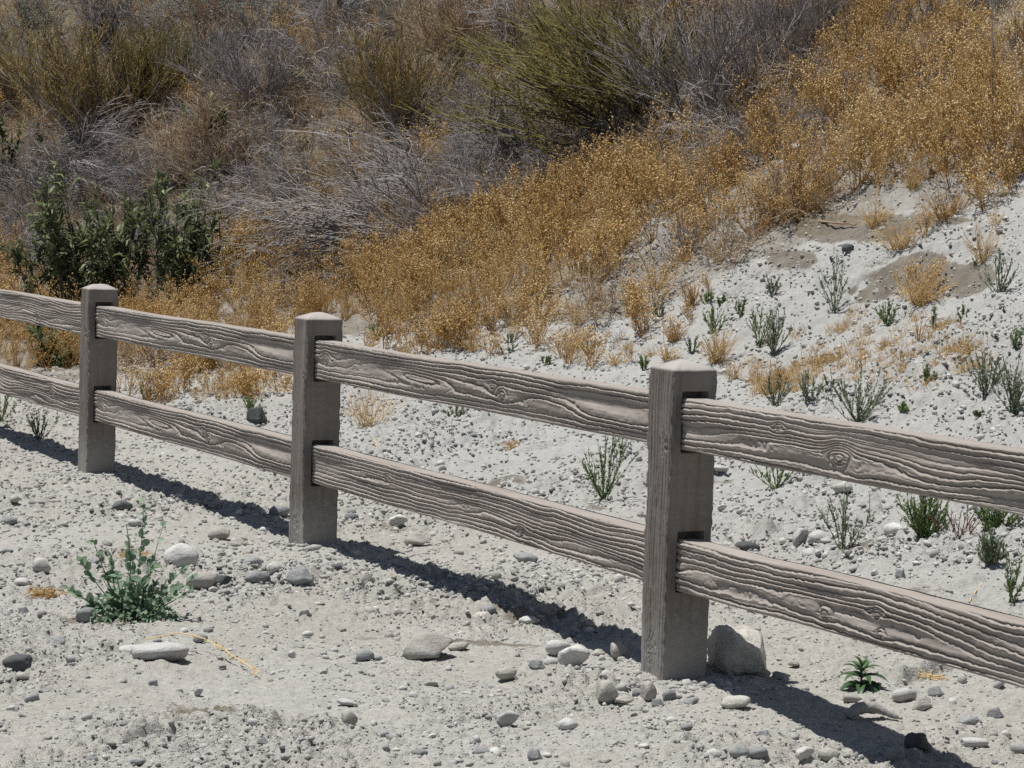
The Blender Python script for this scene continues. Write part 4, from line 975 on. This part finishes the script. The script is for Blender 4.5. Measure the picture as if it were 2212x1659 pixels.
WEED_LIST = [
 (1305, 1085, 150, 165, 'green', 1.3, 'tall feathery green weed behind the lower middle rail left of the near post'),
 (1675, 1060, 170, 70, 'green', 0.9, 'low spreading green weed under the upper near rail'),
 (1820, 1205, 130, 155, 'grey_green', 0.7, 'thin open green weed between the two near rails'),
 (1995, 1178, 120, 125, 'green', 3.0, 'dense bushy green weed hanging below the upper near rail'),
 (2150, 1158, 100, 75, 'green', 2.2, 'bushy green weed under the upper near rail by the right edge'),
 (2138, 1226, 70, 75, 'grey_green', 1.8, 'small round grey-green tuft above the lower near rail'),
 (2186, 1302, 70, 110, 'green', 0.5, 'thin green sprig above the lower near rail at the right edge'),
 (1850, 915, 190, 125, 'grey_green', 1.6, 'wide feathery weed standing right above the upper near rail'),
 (1671, 770, 95, 115, 'grey_green', 1.1, 'dark green weed on the bank behind the near post'),
 (1640, 750, 60, 100, 'green', 0.7, 'slim green weed touching the dark green weed on the bank'),
 (1540, 722, 70, 65, 'green', 0.9, 'green weed on the bank above the near post'),
 (1802, 680, 80, 125, 'grey_green', 0.8, 'tall thin greyish weed at the edge of the straw patch'),
 (1915, 710, 60, 62, 'green', 0.8, 'small neat green weed below the brown soil patch'),
 (2019, 722, 26, 66, 'green', 0.4, 'single upright green sprig below the brown soil patch'),
 (2160, 643, 90, 100, 'grey_green', 1.0, 'upright green and straw weed near the right edge of the bank'),
 (2132, 865, 110, 120, 'grey_green', 1.2, 'brownish green weed above the upper near rail near the right edge'),
 (2192, 895, 100, 135, 'grey_green', 1.3, 'tall brownish weed cut by the right edge'),
 (1675, 880, 80, 80, 'grey_green', 0.9, 'grey-green weed beside the top of the near post'),
 (1745, 878, 60, 75, 'grey_green', 0.8, 'dull weed between the near post and the wide feathery weed'),
 (2192, 762, 40, 66, 'green', 0.5, 'dark green sprig at the right edge of the bank'),
 (85, 955, 80, 80, 'grey_green', 0.9, 'thin weed under the lower far rail'),
 (5, 915, 80, 70, 'green', 0.9, 'green weed under the far rail at the left edge'),
 (812, 740, 36, 40, 'green', 0.9, 'tiny bright green sprout beside the top of the middle post'),
 (985, 905, 80, 30, 'grey_green', 0.8, 'flat grey-green weed just below the upper middle rail'),
 (1420, 690, 40, 45, 'grey_green', 0.6, 'small weed at the foot of the golden slope'),
]
for x, y, w, h, mt, dn, lab in WEED_LIST: feather_weed(x, y, w, h, mt, lab, 'green weeds along the fence and bank', dn)
feather_weed(2075, 1172, 130, 90, 'red_stem', 'red-stemmed dry weed beside the dense bushy green weed', None, 0.8, 0.007, True, 'red_weed')
for k, (x, y, h) in enumerate([(1667, 640, 45), (1528, 664, 36), (1560, 668, 32), (1493, 766, 42), (2114, 902, 16), (1100, 745, 30), (1270, 770, 34), (1180, 790, 24), (1600, 690, 50), (1790, 850, 40), (2000, 830, 36), (1950, 900, 30), (1390, 800, 30), (2080, 700, 40), (320, 870, 44), (540, 895, 40), (1095, 770, 44)]):
    feather_weed(x, y, h*0.9, h, random.choice(('green', 'grey_green')), 'small green sprig dotted over the white bank', 'small sprigs on the bank', random.uniform(0.35, 0.9))

def build_leafy_weed():
    rg = np.random.default_rng(97); p = at(275, 1338); s = mpp(p)
    root = thing('leafy_weed', p, 'bright leafy green weed with tall stems growing in the foreground gravel', 'weed')
    tops = [(55, 240, 1), (28, 205, -1), (90, 190, 0.5), (-75, 165, 0.5), (-105, 130, -0.3), (-40, 130, 0), (120, 105, 0.5), (140, 75, -0.5), (-120, 60, 0), (20, 110, 1), (-20, 90, -1), (65, 120, -1), (100, 60, 1), (-70, 75, 1), (0, 70, 0), (45, 85, 0), (-95, 40, -1), (135, 45, 0), (80, 40, -1), (-40, 50, 1)]
    protos = []
    for k in range(5):
        g = Geo()
        a = np.linspace(0, 2*np.pi, 9)[:-1]; V = np.stack([0.5-0.5*np.cos(a), 0.36*np.sin(a)*(1+0.2*np.cos(a)), 0.10*np.sin(a)**2+0.05*k*np.cos(a)], 1)
        V = np.concatenate([V, [[0.48, 0, -0.02]]]); F = np.array([[i, (i+1) % 8, 8] for i in range(8)])
        g.add(V, F, 0.15+0.17*k); protos.append(g.mesh('leaf', M['weed_leaf']))
    for tx, tz, ty in tops:
        tx *= 1.12; d = np.array([[tx*s, ty*0.08, tz*s*1.02]]); L = np.linalg.norm(d)
        P = grow(rg.normal(0, 0.01, (1, 3))*[1, 1, 0], d+np.array([[tx*s*0.4, 0, 0]]), L, 8, (-0.2*np.sign(tx), 0, 0.35), 0.10, rg)
        g = Geo(); g.tubes(P, taper(0.0026, 0.0012, 1, 8, rg), 0.4, 5)
        link('stem', g.mesh('stem', M['weed_leaf']), root)
        n = int(9+L*26); q, dq, t = branch(P, n, 0.18, 1.0, 1.1, rg, 0.1)
        for i in range(n):
            sz = rg.uniform(0.019, 0.032)*(1.25-0.55*t[i])
            single_leaf(protos[rg.integers(5)], root, q[i], norm(dq[i]+[0, 0, 0.15]), norm(np.array([0, -0.5, 0.9])+0.7*rnd_dir(1, rg)[0]), sz*1.35)
    n = 420; a = rg.uniform(0, 6.28, n); rr = np.sqrt(rg.random(n))
    P = np.stack([rr*np.cos(a)*105*s, rr*np.sin(a)*0.11, (1.1-rr**1.5)*62*s*rg.random(n)+0.01], 1)
    g = Geo(); g.leaves(P, rnd_dir(n, rg)+np.stack([np.cos(a), np.sin(a), 0*a+0.4], 1), rnd_dir(n, rg)*0.7+[0, -0.4, 0.9], rg.uniform(0.016, 0.030, n), rg.uniform(0.012, 0.022, n), rg.random(n), 0.1, 0.15)
    o = link('foliage', g.mesh('foliage', M['weed_leaf']), root); o['kind'] = 'stuff'
build_leafy_weed()
def build_rosette():
    rg = np.random.default_rng(5); p = at(1860, 1490); s = mpp(p)
    root = thing('rosette_plant', p, 'small dark green rosette plant with arching pointed leaves beneath the lower near rail', 'plant')
    g = Geo(); P = grow(np.zeros((1, 3)), np.array([[0, 0, 1.0]]), 50*s, 4, (0, 0, 0), 0.03, rg); g.tubes(P, taper(0.005, 0.003, 1, 4), 0.6, 6); link('stem', g.mesh('stem', M['rosette']), root)
    for tier, (z, n, L, el) in enumerate(((0.25, 7, 66, 0.15), (0.5, 7, 62, 0.45), (0.75, 6, 52, 0.8), (0.98, 4, 36, 1.2))):
        for k in range(n):
            a = 2*math.pi*(k+0.5*(tier % 2))/n+rg.normal(0, 0.12); m_ = 7; Ls = L*s*rg.uniform(0.85, 1.1)
            u = np.linspace(0, 1, m_); wd = 0.5*0.30*Ls*np.sin(np.pi*np.clip(u*0.97+0.03, 0, 1)**0.8)**0.9
            e = el-1.35*u**1.2; dx = np.concatenate([[0], np.cumsum(np.cos(e[:-1]))])*Ls/(m_-1); dz = np.concatenate([[0], np.cumsum(np.sin(e[:-1]))])*Ls/(m_-1)
            V = np.concatenate([np.stack([dx, -wd, dz+wd*0.45], 1), np.stack([dx, wd*0, dz], 1), np.stack([dx, wd, dz+wd*0.45], 1)])
            c, sn = math.cos(a), math.sin(a); V = V @ np.array([[c, sn, 0], [-sn, c, 0], [0, 0, 1]])+[0, 0, z*50*s]
            i = np.arange(m_-1); F = np.concatenate([np.stack([i+o, i+o+1, i+o+1+m_, i+o+m_], 1) for o in (0, m_)])
            g = Geo(); g.add(V, F, rg.uniform(0.2, 0.9)); link('leaf', g.mesh('leaf', M['rosette']), root)
build_rosette()
def straw_tuft(px, py, w, h, label, group=None, n=70, name='straw_tuft', flat=0.0):
    p = at(px, py); s = mpp(p); rg = np.random.default_rng(int(px*3+py*5)); g = Geo()
    W, Hh = w*s, h*s; a = rg.uniform(-1, 1, n); b = rg.uniform(-1, 1, n)
    d = np.stack([a*W*0.45, b*W*0.4, Hh*rg.uniform(0.35, 1.0, n)*(1-flat)], 1)
    P = grow(np.stack([rg.normal(0, W*0.10, n), rg.normal(0, W*0.08, n), rg.uniform(0, 0.02, n)*flat], 1), d, np.linalg.norm(d, axis=1), 5, (0, 0, -0.15), 0.28, rg)
    g.tubes(P, taper(0.0019, 0.0008, n, 5, rg), rg.uniform(0.3, 1.0, n))
    q, dq, t = branch(P, 2, 0.4, 1.0, 0.8, rg); P1 = grow(q, dq, rg.uniform(0.1, 0.3, len(q))*Hh, 3, (0, 0, 0.1), 0.2, rg); g.tubes(P1, taper(0.0012, 0.0007, len(q), 3, rg), rg.uniform(0.3, 1.0, len(q)))
    g.heads(P1[::3, -1], rg.uniform(0.002, 0.004, len(P1[::3])), 0.85)
    link(name, g.mesh(name, M['straw']), None, p, label, 'dry grass', group)
for x, y, w, h, n, lab in [
 (1548, 785, 70, 80, 90, 'upright golden grass tuft just behind the top of the near post'),
 (1457, 740, 60, 55, 70, 'pale golden grass tuft left of the near post top'),
 (1493, 662, 50, 60, 70, 'golden grass tuft at the edge of the weedy slope'),
 (1993, 660, 120, 75, 130, 'spreading golden grass tuft on the brown soil patch'),
 (1441, 780, 50, 40, 50, 'low golden grass tuft below the pale tuft by the near post'),
 (1582, 824, 40, 52, 30, 'thin golden grass spikes right of the near post top'),
 (1985, 745, 24, 80, 12, 'single tall straw spike on the right of the bank'),
 (1940, 540, 110, 70, 90, 'straw tuft between the two brown soil patches'),
 (2040, 480, 110, 80, 90, 'straw tuft on the upper bank under the golden weeds'),
 (2120, 570, 60, 90, 50, 'tall straw stalks near the right edge of the bank'),
 (1890, 490, 90, 60, 70, 'straw tuft beside the upper soil patch'),
 (796, 925, 120, 100, 60, 'dry branching golden weed behind the middle rails'),
 (520, 835, 120, 55, 90, 'dry golden tuft seen just above the lower far rail'),
 (560, 830, 60, 45, 60, 'small dry tuft beside the golden tuft above the lower far rail'),
 (935, 760, 60, 50, 60, 'dry tuft on the bank right of the middle post'),
 (1020, 760, 60, 50, 50, 'dry weed standing on the bank above the middle rail'),
 (1105, 975, 40, 30, 40, 'low rusty straw clump under the upper middle rail'),
 (1330, 790, 70, 40, 50, 'dry straw tuft on the bank above the middle rail end'),
 (690, 860, 70, 50, 40, 'dry straw wisps between the far rails beside the middle post'),
 (1250, 700, 70, 60, 60, 'golden tuft at the lower edge of the weedy slope'),
]: straw_tuft(x, y, w, h, lab, 'dry grass tufts', n)
straw_tuft(290, 1205, 90, 26, 'small heap of brown dry straw behind the leafy weed', None, 120, 'straw_heap', 0.55)
straw_tuft(105, 1290, 110, 36, 'loose heap of yellow straw on the gravel beside the leafy weed', None, 110, 'straw_heap', 0.6)
straw_tuft(2010, 1468, 90, 16, 'thin scatter of yellow straw beneath the near lower rail', None, 40, 'straw_heap', 0.7)

def stick(name, pts, r0, r1, mat, label, cat, side=(), tint=0.6, heads=0):
    """a crooked stalk through picture points lying at a height above the ground"""
    P = np.array([at(x, y)+np.array([0, 0, z]) for x, y, z in pts]); o = P[0].copy(); P = P-o
    t = np.linspace(0, len(P)-1, 5*len(P)); i = np.minimum(t.astype(int), len(P)-2); f = (t-i)[:, None]
    p0 = P[np.maximum(i-1, 0)]; p1 = P[i]; p2 = P[i+1]; p3 = P[np.minimum(i+2, len(P)-1)]
    C = 0.5*(2*p1+(p2-p0)*f+(2*p0-5*p1+4*p2-p3)*f**2+(3*p1-p0-3*p2+p3)*f**3)
    C = C+RNG.normal(0, r0*0.25, C.shape)
    g = Geo(); g.tubes(C[None], np.linspace(r0, r1, len(C))[None], tint, 6)
    root = link(name, g.mesh(name, M[mat]), None, o, label, cat)
    if heads:
        g = Geo(); q, dq, tt = branch(C[None], heads, 0.3, 1.0, 0.9, RNG, 0.3)
        g.leaves(q, dq, rnd_dir(len(q)), RNG.uniform(0.012, 0.03, len(q)), 0.009, RNG.uniform(0.3, 0.9, len(q)), 0.4)
        link('dry_leaves', g.mesh('dry_leaves', M[mat]), root)
    return root
stick('dry_stalk', [(315, 1402, 0.03), (390, 1402, 0.05), (450, 1412, 0.04), (510, 1435, 0.02), (560, 1460, 0.01)], 0.0022, 0.0014, 'straw', 'bent golden dry stalk arching over the wide flat white rock', 'stalk', tint=1.2, heads=26)
stick('dead_branch', [(905, 385, 0.15), (945, 420, 0.10), (985, 440, 0.05), (1030, 448, 0.05)], 0.022, 0.010, 'grey_twig', 'thick bleached dead branch beside the rust-red plant', 'branch', tint=0.9)
stick('dead_branch', [(890, 440, 0.08), (940, 435, 0.08), (1000, 445, 0.04)], 0.014, 0.007, 'grey_twig', 'thinner dead branch lying across the bleached branch', 'branch', tint=0.7)
stick('dead_branch', [(0, 545, 0.05), (50, 545, 0.08), (90, 552, 0.05)], 0.012, 0.006, 'grey_twig', 'pale fallen stick at the left edge beside the leafy bush', 'branch', tint=1.0)
stick('dead_branch', [(600, 540, 0.35), (650, 550, 0.22), (720, 560, 0.08)], 0.012, 0.006, 'dark_twig', 'dark crooked dead branch in front of the broad grey mound', 'branch', tint=0.6)
stick('dead_branch', [(1900, 200, 0.05), (1925, 185, 0.08), (1950, 178, 0.05)], 0.030, 0.016, 'dark_twig', 'short dark log lying in the golden weeds', 'branch', tint=0.5)
stick('dead_branch', [(1715, 480, 0.03), (1790, 498, 0.05), (1850, 492, 0.02)], 0.009, 0.005, 'brown_twig', 'brown fallen stalk at the foot of the golden slope', 'branch', tint=0.4)
stick('dead_branch', [(2138, 380, 0.0), (2136, 290, 0.45), (2132, 200, 1.0), (2128, 90, 1.5)], 0.005, 0.002, 'dark_twig', 'tall thin dark stem rising from the golden weeds at the right', 'branch', tint=0.0)
stick('dead_branch', [(2122, 1265, 0.01), (2095, 1305, 0.015), (2085, 1345, 0.01)], 0.003, 0.002, 'straw', 'pale crooked root on the sand between the near rails', 'root', tint=1.0)
stick('dead_branch', [(800, 945, 0.02), (815, 975, 0.02), (800, 1000, 0.01)], 0.004, 0.003, 'straw', 'pale hooked root of the dry branching golden weed', 'root', tint=1.0)
stick('dead_branch', [(860, 870, 0.01), (880, 905, 0.015)], 0.004, 0.002, 'straw', 'short pale stick on the bank under the upper middle rail', 'branch', tint=1.0)
def build_driftwood():
    p = at(1885, 1560); s = mpp(p); t = np.linspace(0, 1, 22)
    C = np.stack([(-55+118*t)*s, 0.03*np.sin(t*3), (6+22*np.sin(np.pi*t**0.8))*s*(1-0.3*t)], 1)[None]; r = (15*np.sin(np.pi*(0.12+0.86*t))**0.6*(1.1-0.6*t))*s
    g = Geo(); g.tubes(C, r[None], 0.5, 12); V = np.concatenate(g.V); 
    g.V = [V+0.004*vn3(V*45, 3)[:, None]*norm(V-C[0].mean(0))+0.002*vn3(V*140, 4)[:, None]]
    me = g.mesh('driftwood', M['drift']); bm = bmesh.new(); bm.from_mesh(me); bmesh.ops.holes_fill(bm, edges=bm.edges, sides=0); bm.to_mesh(me); bm.free()
    link('driftwood', me, None, (p[0], p[1], p[2]+0.004), 'arched piece of weathered grey wood beside the near rail shadow', 'driftwood')
build_driftwood()

# ------------------------------------------------------------------ thin dry growth over the bank
PATCH = [(1590, 800), (1700, 720), (1850, 690), (2000, 680), (2120, 720), (2160, 800), (2050, 860), (1850, 850), (1650, 860)]
FRINGE = [(250, 800), (430, 800), (600, 735), (740, 728), (900, 715), (1080, 700), (1300, 690), (1420, 660), (1500, 600), (1650, 550), (1800, 470), (1950, 440), (2212, 385),
          (2212, 560), (1950, 640), (1750, 640), (1560, 700), (1450, 770), (1300, 800), (1100, 800), (900, 800), (740, 850), (500, 880), (250, 900)]
def build_thin_growth():
    kinds = [weed_proto(860+k, 0.16, 5) for k in range(4)]+[tuft_proto(870, M['straw'], 0.12, 40, 0.9, 0.0012), tuft_proto(871, M['straw'], 0.07, 40, 1.3, 0.0012), tuft_proto(872, M['grey_twig'], 0.10, 30, 0.9, 0.0012)]
    A = pick(20000, PATCH, 9, 16, 60); B = pick(11000, FRINGE, 9, 24, 60)
    A = A[RNG.random(len(A)) < np.clip(0.5+1.7*fbm(A[:, 0]*2, A[:, 1]*2, 3, 81), 0.03, 1)]; B = B[RNG.random(len(B)) < np.clip(0.30+1.1*fbm(B[:, 0]*1.6, B[:, 1]*1.6, 3, 82), 0.02, 0.9)]
    P = np.concatenate([A, B]); n = len(P); s = RNG.uniform(0.5, 1.2, n)
    idx = np.concatenate([RNG.choice([4, 5, 5, 5, 5, 5, 5, 5, 5, 5], len(A)), RNG.choice([0, 1, 2, 3, 4, 5, 6], len(B))])
    scatter('dry_grass', kinds, P, yawed(n, 0.2), np.stack([s, s, s], 1), idx, 'stuff', 'thin flattened dry grass strewn over the pale bank', 'grass')
build_thin_growth()
